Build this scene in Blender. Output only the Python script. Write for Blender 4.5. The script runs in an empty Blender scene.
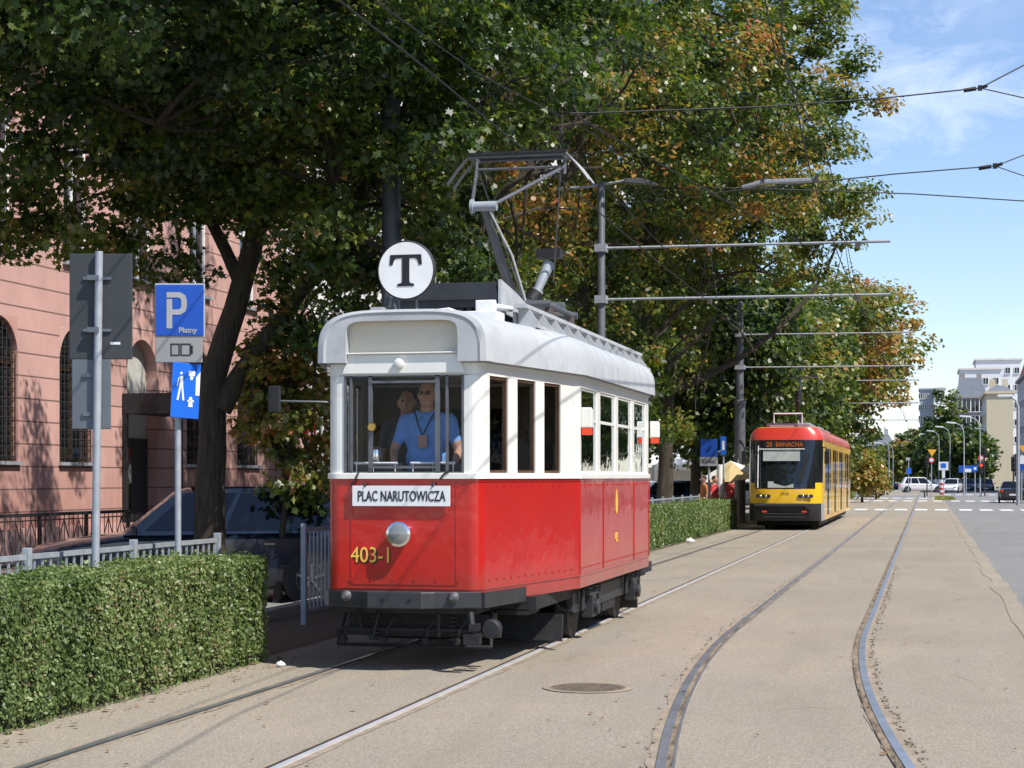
import bpy, bmesh, math, random
import numpy as np
from mathutils import Vector, Matrix
R = math.radians
random.seed(7)
rng = np.random.default_rng(11)
scene = bpy.context.scene
COL = scene.collection

# ------------------------------------------------------------------ camera
F_PX, CAM_H, YAW = 1800.0, 1.68, R(12.98)
cam_data = bpy.data.cameras.new('camera')
cam_data.sensor_width = 36.0
cam_data.lens = 36.0 * F_PX / 1024
cam_data.shift_y = 93 / 1024
cam_data.clip_start = 0.3
cam_data.clip_end = 3000
cam = bpy.data.objects.new('camera', cam_data)
COL.objects.link(cam)
cam.location = (0, 0, CAM_H)
cam.rotation_euler = (R(90), 0, YAW)
scene.camera = cam
CS, SN = math.cos(YAW), math.sin(YAW)

def at(px, py, z):
    """world point seen at (px, py) at distance z in front of the camera: used to survey the street"""
    u = (px - 512) * z / F_PX
    return Vector((-z * SN + u * CS, z * CS + u * SN, CAM_H - (py - 477) * z / F_PX))

def ground(px, py):
    z = F_PX * CAM_H / (py - 477)
    p = at(px, py, z); p.z = 0
    return p

# ------------------------------------------------------------------ materials
def nd(nt, typ, **kw):
    n = nt.nodes.new(typ)
    for k, v in kw.items():
        if k == 'op': n.operation = v
        elif hasattr(n, k): setattr(n, k, v)
    return n

def ramp(nt, fac, stops):
    n = nt.nodes.new('ShaderNodeValToRGB')
    cr = n.color_ramp
    while len(cr.elements) < len(stops): cr.elements.new(0.5)
    for e, (p, c) in zip(cr.elements, stops):
        e.position = p; e.color = (*c, 1) if len(c) == 3 else c
    nt.links.new(fac, n.inputs[0])
    return n.outputs[0]

def tex(nt, scale, detail=4, rough=0.55, coord='Object', dist=0.0, vec=None, mapscale=None):
    n = nt.nodes.new('ShaderNodeTexNoise')
    n.inputs['Scale'].default_value = scale
    n.inputs['Detail'].default_value = detail
    n.inputs['Roughness'].default_value = rough
    n.inputs['Distortion'].default_value = dist
    if vec is None:
        vec = nt.nodes.new('ShaderNodeTexCoord').outputs[coord]
    if mapscale:
        m = nt.nodes.new('ShaderNodeMapping'); m.inputs['Scale'].default_value = mapscale
        nt.links.new(vec, m.inputs[0]); vec = m.outputs[0]
    nt.links.new(vec, n.inputs['Vector'])
    return n.outputs['Fac']

def mixc(nt, fac, a, b, mode='MIX'):
    n = nt.nodes.new('ShaderNodeMix'); n.data_type = 'RGBA'; n.blend_type = mode
    for s, v in ((n.inputs[0], fac), (n.inputs[6], a), (n.inputs[7], b)):
        if hasattr(v, 'is_output') or hasattr(v, 'links'): nt.links.new(v, s)
        elif isinstance(v, tuple): s.default_value = (*v, 1)
        else: s.default_value = v
    return n.outputs[2]

def math_(nt, op, a, b=None):
    n = nt.nodes.new('ShaderNodeMath'); n.operation = op
    for i, v in enumerate((a, b)):
        if v is None: continue
        if isinstance(v, (int, float)): n.inputs[i].default_value = v
        else: nt.links.new(v, n.inputs[i])
    return n.outputs[0]

MATS = {}
def mat(name, color=(.5, .5, .5), rough=.6, metal=0.0, var=.12, scale=6.0, bump=.0, coat=0.0, dirt=None, spec=.5, wave=0.0, grime=None):
    if name in MATS: return MATS[name]
    m = bpy.data.materials.new(name); m.use_nodes = True
    nt = m.node_tree
    p = nt.nodes['Principled BSDF']
    f = tex(nt, scale)
    lo = tuple(max(0, c * (1 - var)) for c in color); hi = tuple(min(1, c * (1 + var)) for c in color)
    c = ramp(nt, f, [(.3, lo), (.7, hi)])
    if dirt:
        dcol, dscale, dlo, dhi = dirt
        f2 = tex(nt, dscale, 6, .65)
        c = mixc(nt, ramp(nt, f2, [(dlo, (0, 0, 0)), (dhi, (1, 1, 1))]), c, dcol)
    if grime:   # brake dust thrown up on the lower panels, with streaks
        g_ = nt.nodes.new('ShaderNodeNewGeometry'); s_ = nt.nodes.new('ShaderNodeSeparateXYZ'); nt.links.new(g_.outputs['Position'], s_.inputs[0])
        h_ = math_(nt, 'ADD', s_.outputs['Z'], math_(nt, 'MULTIPLY', tex(nt, 7, 5, .7, mapscale=(1, 1, .25)), -.55))
        c = mixc(nt, ramp(nt, h_, [(grime[1], (.55, .55, .55)), (grime[2], (0, 0, 0))]), c, grime[0])
    nt.links.new(c, p.inputs['Base Color'])
    if wave:
        b = nt.nodes.new('ShaderNodeBump'); b.inputs['Strength'].default_value = wave; b.inputs['Distance'].default_value = .05
        nt.links.new(tex(nt, 3.2, 2.5, .5), b.inputs['Height'])
        nt.links.new(b.outputs[0], p.inputs['Normal']); nt.links.new(b.outputs[0], p.inputs['Coat Normal'])
    p.inputs['Roughness'].default_value = rough
    p.inputs['Metallic'].default_value = metal
    p.inputs['Specular IOR Level'].default_value = spec
    p.inputs['Coat Weight'].default_value = coat
    p.inputs['Coat Roughness'].default_value = .05
    if bump:
        b = nt.nodes.new('ShaderNodeBump'); b.inputs['Strength'].default_value = bump
        b.inputs['Distance'].default_value = .02
        nt.links.new(tex(nt, scale * 4, 6), b.inputs['Height'])
        nt.links.new(b.outputs[0], p.inputs['Normal'])
    MATS[name] = m
    return m

def glass_mat(name, tint=(.55, .6, .6), rough=.02, refl=1.0, opaque=None, wav=0.0):
    m = bpy.data.materials.new(name); m.use_nodes = True
    nt = m.node_tree; nt.nodes.remove(nt.nodes['Principled BSDF'])
    out = nt.nodes['Material Output']
    g = nd(nt, 'ShaderNodeBsdfGlossy'); g.inputs['Roughness'].default_value = rough
    g.inputs['Color'].default_value = (.9, .95, 1, 1)
    if wav:
        b = nt.nodes.new('ShaderNodeBump'); b.inputs['Strength'].default_value = wav
        b.inputs['Distance'].default_value = .02
        nt.links.new(tex(nt, 2.5, 2), b.inputs['Height']); nt.links.new(b.outputs[0], g.inputs['Normal'])
    if opaque:
        t = nd(nt, 'ShaderNodeBsdfDiffuse'); t.inputs['Color'].default_value = (*opaque, 1)
    else:
        t = nd(nt, 'ShaderNodeBsdfTransparent'); t.inputs['Color'].default_value = (*tint, 1)
    fr = nd(nt, 'ShaderNodeFresnel'); fr.inputs['IOR'].default_value = 1.5
    k = math_(nt, 'MULTIPLY', fr.outputs[0], refl)
    k = math_(nt, 'MINIMUM', k, 1.0)
    mx = nd(nt, 'ShaderNodeMixShader')
    nt.links.new(k, mx.inputs[0]); nt.links.new(t.outputs[0], mx.inputs[1]); nt.links.new(g.outputs[0], mx.inputs[2])
    nt.links.new(mx.outputs[0], out.inputs[0])
    MATS[name] = m
    return m

def leaf_mat(name, stops, trans=.35, rough=.38):
    m = bpy.data.materials.new(name); m.use_nodes = True
    nt = m.node_tree; p = nt.nodes['Principled BSDF']; out = nt.nodes['Material Output']
    a = nt.nodes.new('ShaderNodeAttribute'); a.attribute_name = 'tone'
    c = ramp(nt, a.outputs['Fac'], stops)
    nt.links.new(c, p.inputs['Base Color'])
    p.inputs['Roughness'].default_value = rough
    p.inputs['Specular IOR Level'].default_value = .55
    tr = nd(nt, 'ShaderNodeBsdfTranslucent')
    c2 = mixc(nt, 1.0, c, (1.5, 1.7, .7), 'MULTIPLY')
    nt.links.new(c2, tr.inputs['Color'])
    mx = nd(nt, 'ShaderNodeMixShader'); mx.inputs[0].default_value = trans
    nt.links.new(p.outputs[0], mx.inputs[1]); nt.links.new(tr.outputs[0], mx.inputs[2])
    nt.links.new(mx.outputs[0], out.inputs[0])
    MATS[name] = m
    return m

# ------------------------------------------------------------------ objects
def tag(o, label=None, cat=None, group=None, kind=None):
    if label: o['label'] = label
    if cat: o['category'] = cat
    if group: o['group'] = group
    if kind: o['kind'] = kind
    return o

def empty(name, loc=(0, 0, 0), rz=0.0, label=None, cat=None, group=None):
    o = bpy.data.objects.new(name, None); COL.objects.link(o)
    o.location = loc; o.rotation_euler = (0, 0, rz); o.empty_display_size = .2
    return tag(o, label, cat, group)

def children_map():
    d = {}
    for o in COL.objects:
        if o.parent: d.setdefault(o.parent, []).append(o)
    return d

def copy_tree(o, parent=None, kids=None):
    if kids is None: kids = children_map()
    c = o.copy(); COL.objects.link(c); c.parent = parent
    for ch in kids.get(o, []): copy_tree(ch, c, kids)
    return c

class MB:
    """collects shapes of one part"""
    def __init__(self): self.v = []; self.f = []; self.m = []; self.sm = []
    def add(self, verts, faces, mi=0, smooth=False):
        b = len(self.v)
        self.v += [tuple(v) for v in verts]
        self.f += [tuple(b + i for i in f) for f in faces]
        self.m += [mi] * len(faces); self.sm += [smooth] * len(faces)
        return self
    def box(self, c, s, rz=0, mi=0, rx=0, ry=0, taper=None):
        hx, hy, hz = s[0] / 2, s[1] / 2, s[2] / 2
        M = Matrix.Rotation(rz, 3, 'Z') @ Matrix.Rotation(ry, 3, 'Y') @ Matrix.Rotation(rx, 3, 'X')
        vs = []
        for z in (-1, 1):
            k = taper if (taper and z == 1) else 1
            for x, y in ((-1, -1), (1, -1), (1, 1), (-1, 1)):
                vs.append(Vector(c) + M @ Vector((x * hx * k, y * hy * k, z * hz)))
        return self.add(vs, [(3, 2, 1, 0), (4, 5, 6, 7), (0, 1, 5, 4), (1, 2, 6, 5), (2, 3, 7, 6), (3, 0, 4, 7)], mi)
    def bbox(self, x0, x1, y0, y1, z0, z1, mi=0):
        return self.box(((x0 + x1) / 2, (y0 + y1) / 2, (z0 + z1) / 2), (x1 - x0, y1 - y0, z1 - z0), mi=mi)
    def tube(self, pts, rad, n=8, mi=0, caps=True, smooth=True):
        pts = [Vector(p) for p in pts]
        if isinstance(rad, (int, float)): rad = [rad] * len(pts)
        vs = []; prev = None
        for i, p in enumerate(pts):
            d = (pts[min(i + 1, len(pts) - 1)] - pts[max(i - 1, 0)])
            if d.length < 1e-9: d = Vector((0, 0, 1))
            d.normalize()
            if prev is None:
                a = Vector((0, 0, 1)) if abs(d.z) < .9 else Vector((1, 0, 0))
                u = d.cross(a).normalized()
            else:
                u = (prev - d * prev.dot(d))
                u = u.normalized() if u.length > 1e-6 else d.orthogonal().normalized()
            prev = u; w = d.cross(u)
            for k in range(n):
                t = 2 * math.pi * k / n
                vs.append(p + (u * math.cos(t) + w * math.sin(t)) * rad[i])
        fs = []
        for i in range(len(pts) - 1):
            for k in range(n):
                a = i * n + k; b = i * n + (k + 1) % n
                fs.append((a, b, b + n, a + n))
        b0 = len(self.v)
        self.add(vs, fs, mi, smooth)
        if caps:
            self.f.append(tuple(b0 + k for k in reversed(range(n)))); self.m.append(mi); self.sm.append(False)
            l = b0 + (len(pts) - 1) * n
            self.f.append(tuple(l + k for k in range(n))); self.m.append(mi); self.sm.append(False)
        return self
    def lathe(self, prof, origin=(0, 0, 0), axis='Z', n=20, mi=0, smooth=True):
        vs = []; fs = []
        for (r, h) in prof:
            for k in range(n):
                t = 2 * math.pi * k / n
                a, b = r * math.cos(t), r * math.sin(t)
                if axis == 'Z': q = (a, b, h)
                elif axis == 'Y': q = (a, h, b)
                else: q = (h, a, b)
                vs.append((origin[0] + q[0], origin[1] + q[1], origin[2] + q[2]))
        for i in range(len(prof) - 1):
            for k in range(n):
                a = i * n + k; b = i * n + (k + 1) % n
                fs.append((a, b, b + n, a + n))
        fs.append(tuple(range(n - 1, -1, -1))); fs.append(tuple((len(prof) - 1) * n + k for k in range(n)))
        return self.add(vs, fs, mi, smooth)
    def prism(self, poly, t0, t1, plane='XZ', mi=0, smooth=False):
        """poly of 2D points swept from t0 to t1 along the third axis"""
        n = len(poly); vs = []
        for t in (t0, t1):
            for a, b in poly:
                vs.append((a, t, b) if plane == 'XZ' else (t, a, b) if plane == 'YZ' else (a, b, t))
        fs = [tuple(range(n - 1, -1, -1)), tuple(range(n, 2 * n))]
        fs += [(i, (i + 1) % n, (i + 1) % n + n, i + n) for i in range(n)]
        return self.add(vs, fs, mi, smooth)
    def grid(self, rows, closed=False, mi=0, smooth=True):
        nr, nc = len(rows), len(rows[0]); vs = [p for r in rows for p in r]; fs = []
        for i in range(nr - 1):
            for j in range(nc if closed else nc - 1):
                a = i * nc + j; b = i * nc + (j + 1) % nc
                fs.append((a, b, b + nc, a + nc))
        return self.add(vs, fs, mi, smooth)
    def build(self, name, mats, parent=None, bevel=0, loc=None, rz=0, fix=True, solid=0, label=None):
        me = bpy.data.meshes.new(name)
        me.from_pydata(self.v, [], self.f)
        if not isinstance(mats, (list, tuple)): mats = [mats]
        for m in mats: me.materials.append(m if not isinstance(m, str) else MATS[m])
        me.polygons.foreach_set('material_index', self.m)
        me.polygons.foreach_set('use_smooth', self.sm)
        if fix:
            bm = bmesh.new(); bm.from_mesh(me)
            bmesh.ops.recalc_face_normals(bm, faces=bm.faces)
            bm.to_mesh(me); bm.free()
        if any(self.sm): me.set_sharp_from_angle(angle=R(38))
        me.update()
        o = bpy.data.objects.new(name, me); COL.objects.link(o)
        if parent: o.parent = parent
        if loc: o.location = loc
        if rz: o.rotation_euler = (0, 0, rz)
        if bevel:
            b = o.modifiers.new('bevel', 'BEVEL'); b.width = bevel; b.segments = 2; b.limit_method = 'ANGLE'
            b.angle_limit = R(40)
        if solid:
            s = o.modifiers.new('solid', 'SOLIDIFY'); s.thickness = solid; s.offset = -1
        if label: o['label'] = label
        return o

def text(name, body, size, material, parent=None, loc=(0, 0, 0), rot=(R(90), 0, 0), sx=1.0, ext=.002, align='CENTER', bold=0.0):
    cu = bpy.data.curves.new(name, 'FONT'); cu.body = body; cu.size = size; cu.extrude = ext
    cu.align_x = align; cu.align_y = 'CENTER'; cu.offset = bold; cu.resolution_u = 3
    tmp = bpy.data.objects.new(name + '_tmp', cu); COL.objects.link(tmp)
    dg = bpy.context.evaluated_depsgraph_get()
    me = bpy.data.meshes.new_from_object(tmp.evaluated_get(dg))
    bpy.data.objects.remove(tmp)
    me.materials.clear(); me.materials.append(MATS[material])
    o = bpy.data.objects.new(name, me); COL.objects.link(o)
    o.location = loc; o.rotation_euler = rot; o.scale = (sx, 1, 1)
    if parent: o.parent = parent
    return o

# ---- palette
mat('rail_steel', (.55, .55, .56), .36, .85, .2, 3)
mat('rail_glint', (.80, .80, .80), .45, .6, .1, 3)  # paler, rougher steel: the glint of one rail put into its colour
mat('rail_groove', (.035, .032, .03), .8)
mat('rust_dirt', (.29, .235, .17), .9, 0, .25, 5, .4)
mat('paint_red', (.46, .013, .010), .25, 0, .06, 2, 0, .45, dirt=((.34, .018, .014), 1.5, .55, .9), wave=.13, grime=((.16, .06, .04), .30, .62))
mat('paint_cream', (.76, .755, .70), .38, 0, .04, 2, 0, .25, dirt=((.50, .47, .40), 4, .60, .85), wave=.06)
mat('paint_roof', (.44, .455, .465), .65, 0, .08, 2.5, .1, dirt=((.30, .31, .32), 2.6, .5, .8), wave=.08)
mat('black_iron', (.025, .025, .027), .6, .3, .3, 8, .2)
mat('dark_grey_metal', (.042, .044, .048), .5, .3, .2, 6, .1)
mat('grey_metal', (.15, .155, .165), .5, .5, .15, 6)
mat('galvanised', (.34, .37, .40), .6, .25, .15, 9)
mat('pole_grey', (.12, .13, .145), .55, .2, .15, 3)
mat('chrome', (.8, .8, .8), .12, 1, .02)
mat('brass', (.65, .42, .12), .3, 1)
mat('white_paint', (.8, .8, .78), .5, 0, .05)
mat('black_paint', (.012, .012, .013), .5)
mat('gold_paint', (.85, .50, .08), .4, 0, .06)
mat('brown_wood', (.09, .045, .02), .45, 0, .3, 8)
mat('rubber', (.015, .015, .016), .85)
mat('sign_blue', (.012, .08, .42), .4, 0, .05)
mat('sign_grey', (.36, .37, .38), .5, 0, .05)
mat('red_lens', (.75, .06, .02), .25, 0, .05)
mat('orange_paint', (.9, .32, .02), .4)
mat('lamp_white', (.75, .76, .78), .3)
mat('yellow_paint', (.80, .47, .02), .25, 0, .04, 2, 0, .5)
mat('tram_top_red', (.62, .05, .03), .3, 0, .05, 2, 0, .4)
def groove_mat():
    m = bpy.data.materials.new('groove_dirt'); m.use_nodes = True; nt = m.node_tree; p = nt.nodes['Principled BSDF']
    c = ramp(nt, tex(nt, 3.5, 7, .7, mapscale=(4, .5, 1)), [(.38, (.05, .04, .03)), (.5, (.20, .15, .095)), (.66, (.30, .24, .17))])
    nt.links.new(c, p.inputs['Base Color']); p.inputs['Roughness'].default_value = .9; MATS['groove_dirt'] = m
groove_mat()
glass_mat('clear_glass', (.95, .96, .96), .01, .16, wav=.06)
glass_mat('tram_glass', (.30, .32, .31), .01, 2.0, wav=.12)
glass_mat('dark_glass', rough=.03, refl=1.6, opaque=(.012, .014, .016), wav=.1)
glass_mat('car_glass', rough=.01, refl=.95, opaque=(.008, .010, .013), wav=.05)
# ------------------------------------------------------------------ sky, sun
world = bpy.data.worlds.new('World'); scene.world = world; world.use_nodes = True
wn = world.node_tree
bg = wn.nodes['Background']; bg.inputs['Strength'].default_value = .126
sky = wn.nodes.new('ShaderNodeTexSky'); sky.sky_type = 'NISHITA'; sky.sun_disc = False
SUNV = Vector((.75, -.36, 1.0)).normalized()
sky.sun_elevation = math.asin(SUNV.z)
sky.sun_rotation = math.atan2(SUNV.x, SUNV.y)
sky.air_density = 1.0; sky.dust_density = .25; sky.ozone_density = 2.2; sky.altitude = 100
tc = wn.nodes.new('ShaderNodeTexCoord')
n1 = tex(wn, 5.0, 7, .62, vec=tc.outputs['Generated'], mapscale=(1, 1, 2.6), dist=.4)
cl = ramp(wn, n1, [(.53, (0, 0, 0)), (.80, (1, 1, 1))])
# a soft cumulus over the far end of the street
d0 = (at(915, 92, 100) - cam.location).normalized()
vs_ = wn.nodes.new('ShaderNodeVectorMath'); vs_.operation = 'DISTANCE'
vm_ = wn.nodes.new('ShaderNodeMapping'); vm_.inputs['Scale'].default_value = (1, 1, 1.7)
wn.links.new(tc.outputs['Generated'], vm_.inputs[0]); wn.links.new(vm_.outputs[0], vs_.inputs[0])
vs_.inputs[1].default_value = (d0.x, d0.y, d0.z * 1.7)
nz_ = tex(wn, 24, 9, .66, vec=tc.outputs['Generated'], mapscale=(1, 1, 2.0), dist=.5)
bl_ = math_(wn, 'ADD', math_(wn, 'MULTIPLY', vs_.outputs['Value'], -13), math_(wn, 'MULTIPLY', nz_, 2.6))
blob = ramp(wn, math_(wn, 'ADD', bl_, -.45), [(.05, (0, 0, 0)), (.95, (1, 1, 1))])
amt = math_(wn, 'MINIMUM', math_(wn, 'ADD', math_(wn, 'MULTIPLY', cl, .16), math_(wn, 'MULTIPLY', blob, .34)), .8)
tinted = mixc(wn, 1.0, sky.outputs[0], (1.0, 1.0, 1.09), 'MULTIPLY')
skc = mixc(wn, amt, tinted, (8.3, 8.6, 9.2))
wn.links.new(skc, bg.inputs[0])
sun_d = bpy.data.lights.new('sun', 'SUN'); sun_d.energy = 4.6; sun_d.angle = R(.5); sun_d.color = (1, .95, .88)
sun = bpy.data.objects.new('sun', sun_d); COL.objects.link(sun)
sun.rotation_euler = SUNV.to_track_quat('Z', 'Y').to_euler()
sun.location = (10, -10, 40)
vs = scene.view_settings
vs.view_transform = 'Standard'; vs.look = 'None'; vs.exposure = .42; vs.gamma = 1

# ------------------------------------------------------------------ ground materials
def ground_mat(name, base, spots, grain=.5, sc=1.0, tint=None, tracks=False):
    m = bpy.data.materials.new(name); m.use_nodes = True
    nt = m.node_tree; p = nt.nodes['Principled BSDF']
    big = tex(nt, .22 * sc, 5, .6); mid = tex(nt, 1.3 * sc, 6, .65, mapscale=(1, .35, 1)); fine = tex(nt, 55, 3, .7)
    c = ramp(nt, big, [(.32, tuple(x * .86 for x in base)), (.68, tuple(x * 1.12 for x in base))])
    if tint: c = mixc(nt, ramp(nt, mid, [(.42, (0, 0, 0)), (.75, (.75, .75, .75))]), c, tint)
    c = mixc(nt, ramp(nt, fine, [(.34, (.75, .75, .75)), (.58, (0, 0, 0))]), c, tuple(x * .45 for x in base))
    fleck = tex(nt, 110, 2, .5)
    c = mixc(nt, ramp(nt, fleck, [(.58, (0, 0, 0)), (.68, (.7, .7, .7))]), c, tuple(min(1, x * 1.5) for x in base))
    sp = tex(nt, 2.2, 8, .7, dist=.6)
    c = mixc(nt, ramp(nt, sp, [(.60, (0, 0, 0)), (.74, (.55, .55, .55))]), c, spots)
    stn = tex(nt, .9, 7, .7, mapscale=(1.6, .22, 1), dist=.4)
    c = mixc(nt, ramp(nt, stn, [(.50, (0, 0, 0)), (.68, (.40, .40, .40))]), c, tuple(x * .62 for x in base))
    # fine crack lines
    vo = nt.nodes.new('ShaderNodeTexVoronoi'); vo.feature = 'DISTANCE_TO_EDGE'; vo.inputs['Scale'].default_value = .35
    tcn = nt.nodes.new('ShaderNodeTexCoord'); wob = nt.nodes.new('ShaderNodeTexNoise'); wob.inputs['Scale'].default_value = 2
    mx_ = nt.nodes.new('ShaderNodeVectorMath'); mx_.operation = 'ADD'
    nt.links.new(tcn.outputs['Object'], wob.inputs['Vector']); nt.links.new(tcn.outputs['Object'], mx_.inputs[0]); nt.links.new(wob.outputs['Color'], mx_.inputs[1])
    nt.links.new(mx_.outputs[0], vo.inputs['Vector'])
    crack = ramp(nt, vo.outputs['Distance'], [(.0, (.6, .6, .6)), (.006, (0, 0, 0))])
    c = mixc(nt, math_(nt, 'MULTIPLY', crack, ramp(nt, tex(nt, .5, 3), [(.5, (0, 0, 0)), (.65, (1, 1, 1))])), c, tuple(x * .35 for x in base))
    nt.links.new(c, p.inputs['Base Color'])
    p.inputs['Roughness'].default_value = .88; p.inputs['Specular IOR Level'].default_value = .3
    b = nt.nodes.new('ShaderNodeBump'); b.inputs['Strength'].default_value = grain; b.inputs['Distance'].default_value = .01
    nt.links.new(tex(nt, 45, 6, .7), b.inputs['Height']); nt.links.new(b.outputs[0], p.inputs['Normal'])
    MATS[name] = m
    return m
ground_mat('track_concrete', (.355, .305, .235), (.25, .21, .16), .6, 1, (.29, .27, .235))
ground_mat('asphalt', (.255, .25, .24), (.18, .175, .165), .4, 1, (.29, .285, .275))
ground_mat('pavement_slabs', (.24, .22, .20), (.16, .15, .13), .5)
ground_mat('earth', (.17, .13, .09), (.09, .065, .04), 1.0, 2)
ground_mat('kerb_stone', (.36, .34, .30), (.22, .2, .17), .6, 2)
ground_mat('edge_concrete', (.36, .315, .24), (.25, .21, .16), .6, 2)

def sheet(name, quadpts, m, z, kind='structure', sub=None):
    b = MB(); b.add([(x, y, z) for x, y in quadpts], [tuple(range(len(quadpts)))])
    o = b.build(name, m); o['kind'] = kind
    return o
sheet('ground', [(-900, -60), (900, -60), (900, 2200), (-900, 2200)], 'pavement_slabs', 0)
sheet('tramway_pavement', [(-6.0, -10), (1.15, -10), (1.15, 150), (-6.0, 150)], 'track_concrete', .004)
sheet('tramway_pavement', [(-6.0, 150), (1.15, 150), (1.15, 420), (-6.0, 420)], 'track_concrete', .004)
sheet('road', [(1.15, -10), (9.6, -10), (9.6, 150), (1.15, 150)], 'asphalt', .004)
sheet('crossroad', [(-60, 150), (60, 150), (60, 166), (1.15, 166), (-6, 166), (-60, 166)], 'asphalt', .008)
sheet('road', [(1.15, 166), (10.5, 166), (10.5, 520), (1.15, 520)], 'asphalt', .004)
sheet('parking_area', [(-13.2, -5), (-7.75, -5), (-7.75, 150), (-13.2, 150)], 'asphalt', .004)
sheet('planting_strip', [(-7.45, -10), (-6.0, -10), (-6.0, 150), (-7.45, 150)], 'earth', .006)
# old broken concrete edging between tramway and road
b = MB(); L, Rr = [], []
for i in range(160):
    y = -5 + i * .95
    L.append((.98 + .03 * math.sin(y * 1.3) + random.uniform(-.03, .03), y, .010)); Rr.append((1.20 + random.uniform(-.05, .05), y, .010))
b.grid([L, Rr], smooth=False)
o = b.build('road_edge_strip', 'edge_concrete'); o['kind'] = 'structure'
# kerbs
def kerb(x0, x1, y0, y1, z1=.12):
    b = MB(); y = y0
    while y < y1:
        e = min(y + 1.0, y1); b.bbox(x0 + random.uniform(-.006, .006), x1, y + .006, e - .006, -.05, z1 + random.uniform(-.008, .008)); y = e
    o = b.build('kerb', 'kerb_stone', bevel=.015); o['kind'] = 'structure'
kerb(-7.72, -7.47, 6, 140)
kerb(-13.45, -13.2, 6, 140)
kerb(9.6, 9.85, 20, 149)
sheet('pavement', [(9.85, 0), (14, 0), (14, 149), (9.85, 149)], 'pavement_slabs', .11)

# zebra crossings and markings
b = MB()
for k in range(7): b.bbox(-5.6 + k * 1.0 - .0, -5.6 + k * 1.0 + .62, 92, 96, .012, .016)
for k in range(9): b.bbox(1.6 + k * 1.0, 1.6 + k + .62, 92, 96, .012, .016)
for k in range(7): b.bbox(-5.6 + k * 1.0, -5.6 + k + .62, 126, 130.5, .012, .016)
for k in range(9): b.bbox(1.6 + k * 1.0, 1.6 + k + .62, 126, 130.5, .012, .016)
for k in range(7): b.bbox(-5.6 + k * 1.0, -5.6 + k + .62, 143, 147, .012, .016)
for k in range(8): b.bbox(1.6 + k * 1.0, 1.6 + k + .62, 171, 176, .012, .016)
mat('road_marking_white', (.72, .72, .70), .7, 0, .1, 3, dirt=((.35, .34, .32), 4, .5, .8))
o = b.build('road_marking', 'road_marking_white'); o['kind'] = 'structure'
b = MB()
for k in range(9): b.bbox(5.3, 5.42, 30 + k * 7, 33 + k * 7, .010, .014)
o = b.build('road_marking', 'road_marking_white'); o['kind'] = 'structure'

# ------------------------------------------------------------------ rails
def track_c(y, which):
    if which == 1: return -4.36
    c = -1.36
    if y < 20: c += .0062 * (20 - y) ** 2
    return c
def rail_strip(cfun, o0, o1, y0, y1, z, name, m, step=.5, h=0):
    A, B = [], []
    n = max(2, int((y1 - y0) / step))
    for i in range(n + 1):
        y = y0 + (y1 - y0) * (i / n) ** 1.3
        c = cfun(y); A.append((c + o0, y, z)); B.append((c + o1, y, z))
    b = MB()
    if h:
        A0 = [(p[0], p[1], z - h) for p in A]; B0 = [(p[0], p[1], z - h) for p in B]
        b.grid([A0, A, B, B0], smooth=False)
    else: b.grid([A, B], smooth=False)
    return b
for w in (1, 2):
    for s in (-1, 1):
        cf = lambda y, w=w, s=s: track_c(y, w) + s * .7175
        # head, groove toward the inside of the track, guard lip
        t = empty('tram_rail', (0, 0, 0), 0)
        t['kind'] = 'structure'
        wd = .03 if w == 2 else .022
        hw_ = .030 if w == 2 else .022
        rail_strip(cf, -hw_, hw_, 2, 420, .017, '', '', h=.014).build('rail_head', 'rail_glint' if (w == 1 and s > 0) else 'rail_steel', t)
        g0, g1 = (hw_, .064) if s < 0 else (-.064, -hw_)
        rail_strip(cf, g0, g1, 2, 420, .011, '', '').build('rail_groove', 'rail_groove' if w == 1 else 'groove_dirt', t)
        g0, g1 = (.064, .082) if s < 0 else (-.082, -.064)
        rail_strip(cf, g0, g1, 2, 420, .014, '', '', h=.010).build('rail_lip', 'groove_dirt' if s > 0 and w == 2 else 'rail_steel' if w == 2 else 'rust_dirt', t)
        # dirt alongside
        bb = MB(); A, B = [], []
        for i in range(400):
            y = 3 + 200 * (i / 400) ** 1.6
            c = cf(y); A.append((c - .06 - random.uniform(0, .05) , y, .0085)); B.append((c + .06 + random.uniform(0, .05), y, .0085))
        bb.grid([A, B], smooth=False); bb.build('rail_bed', 'rust_dirt', t)

# crumbled edge along the outer side of the right rail
b = MB()
for i in range(650):
    y = 8.5 + 26 * random.random() ** 1.6; c = track_c(y, 2) + .7175 + .07 + abs(random.gauss(0, .035)); s = random.uniform(.004, .016)
    if random.random() < .25: c = track_c(y, 2) - .7175 - .07 - abs(random.gauss(0, .03))
    b.box((c, y, .010 + s * .2), (s, s * random.uniform(.7, 1.6), s * .6), rz=random.uniform(0, 3))
mat('crumb_stone', (.18, .15, .11), .9, 0, .4, 8)
tag(b.build('gravel', 'crumb_stone', fix=False), 'crumbled dark grit lying along the curved rails', 'gravel', kind='stuff')
# manhole
t = empty('manhole_cover', (-2.62, 14.05, 0), 0, 'round rusty brown manhole cover set in the concrete between the two tracks', 'manhole cover')
MB().lathe([(.36, .008), (.36, .012), (.31, .012)], n=32).build('frame', 'rust_dirt', t)
b = MB(); b.lathe([(.30, .008), (.30, .012), (.0, .0125)], n=32)
for i_ in range(-6, 7):
    for j_ in range(-6, 7):
        if i_ * i_ + j_ * j_ < 37: b.box((i_ * .043, j_ * .043, .014), (.026, .026, .006), rz=.4)
b.build('lid', mat('manhole_iron', (.17, .135, .10), .85, .1, .3, 20, .8), t)
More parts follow.
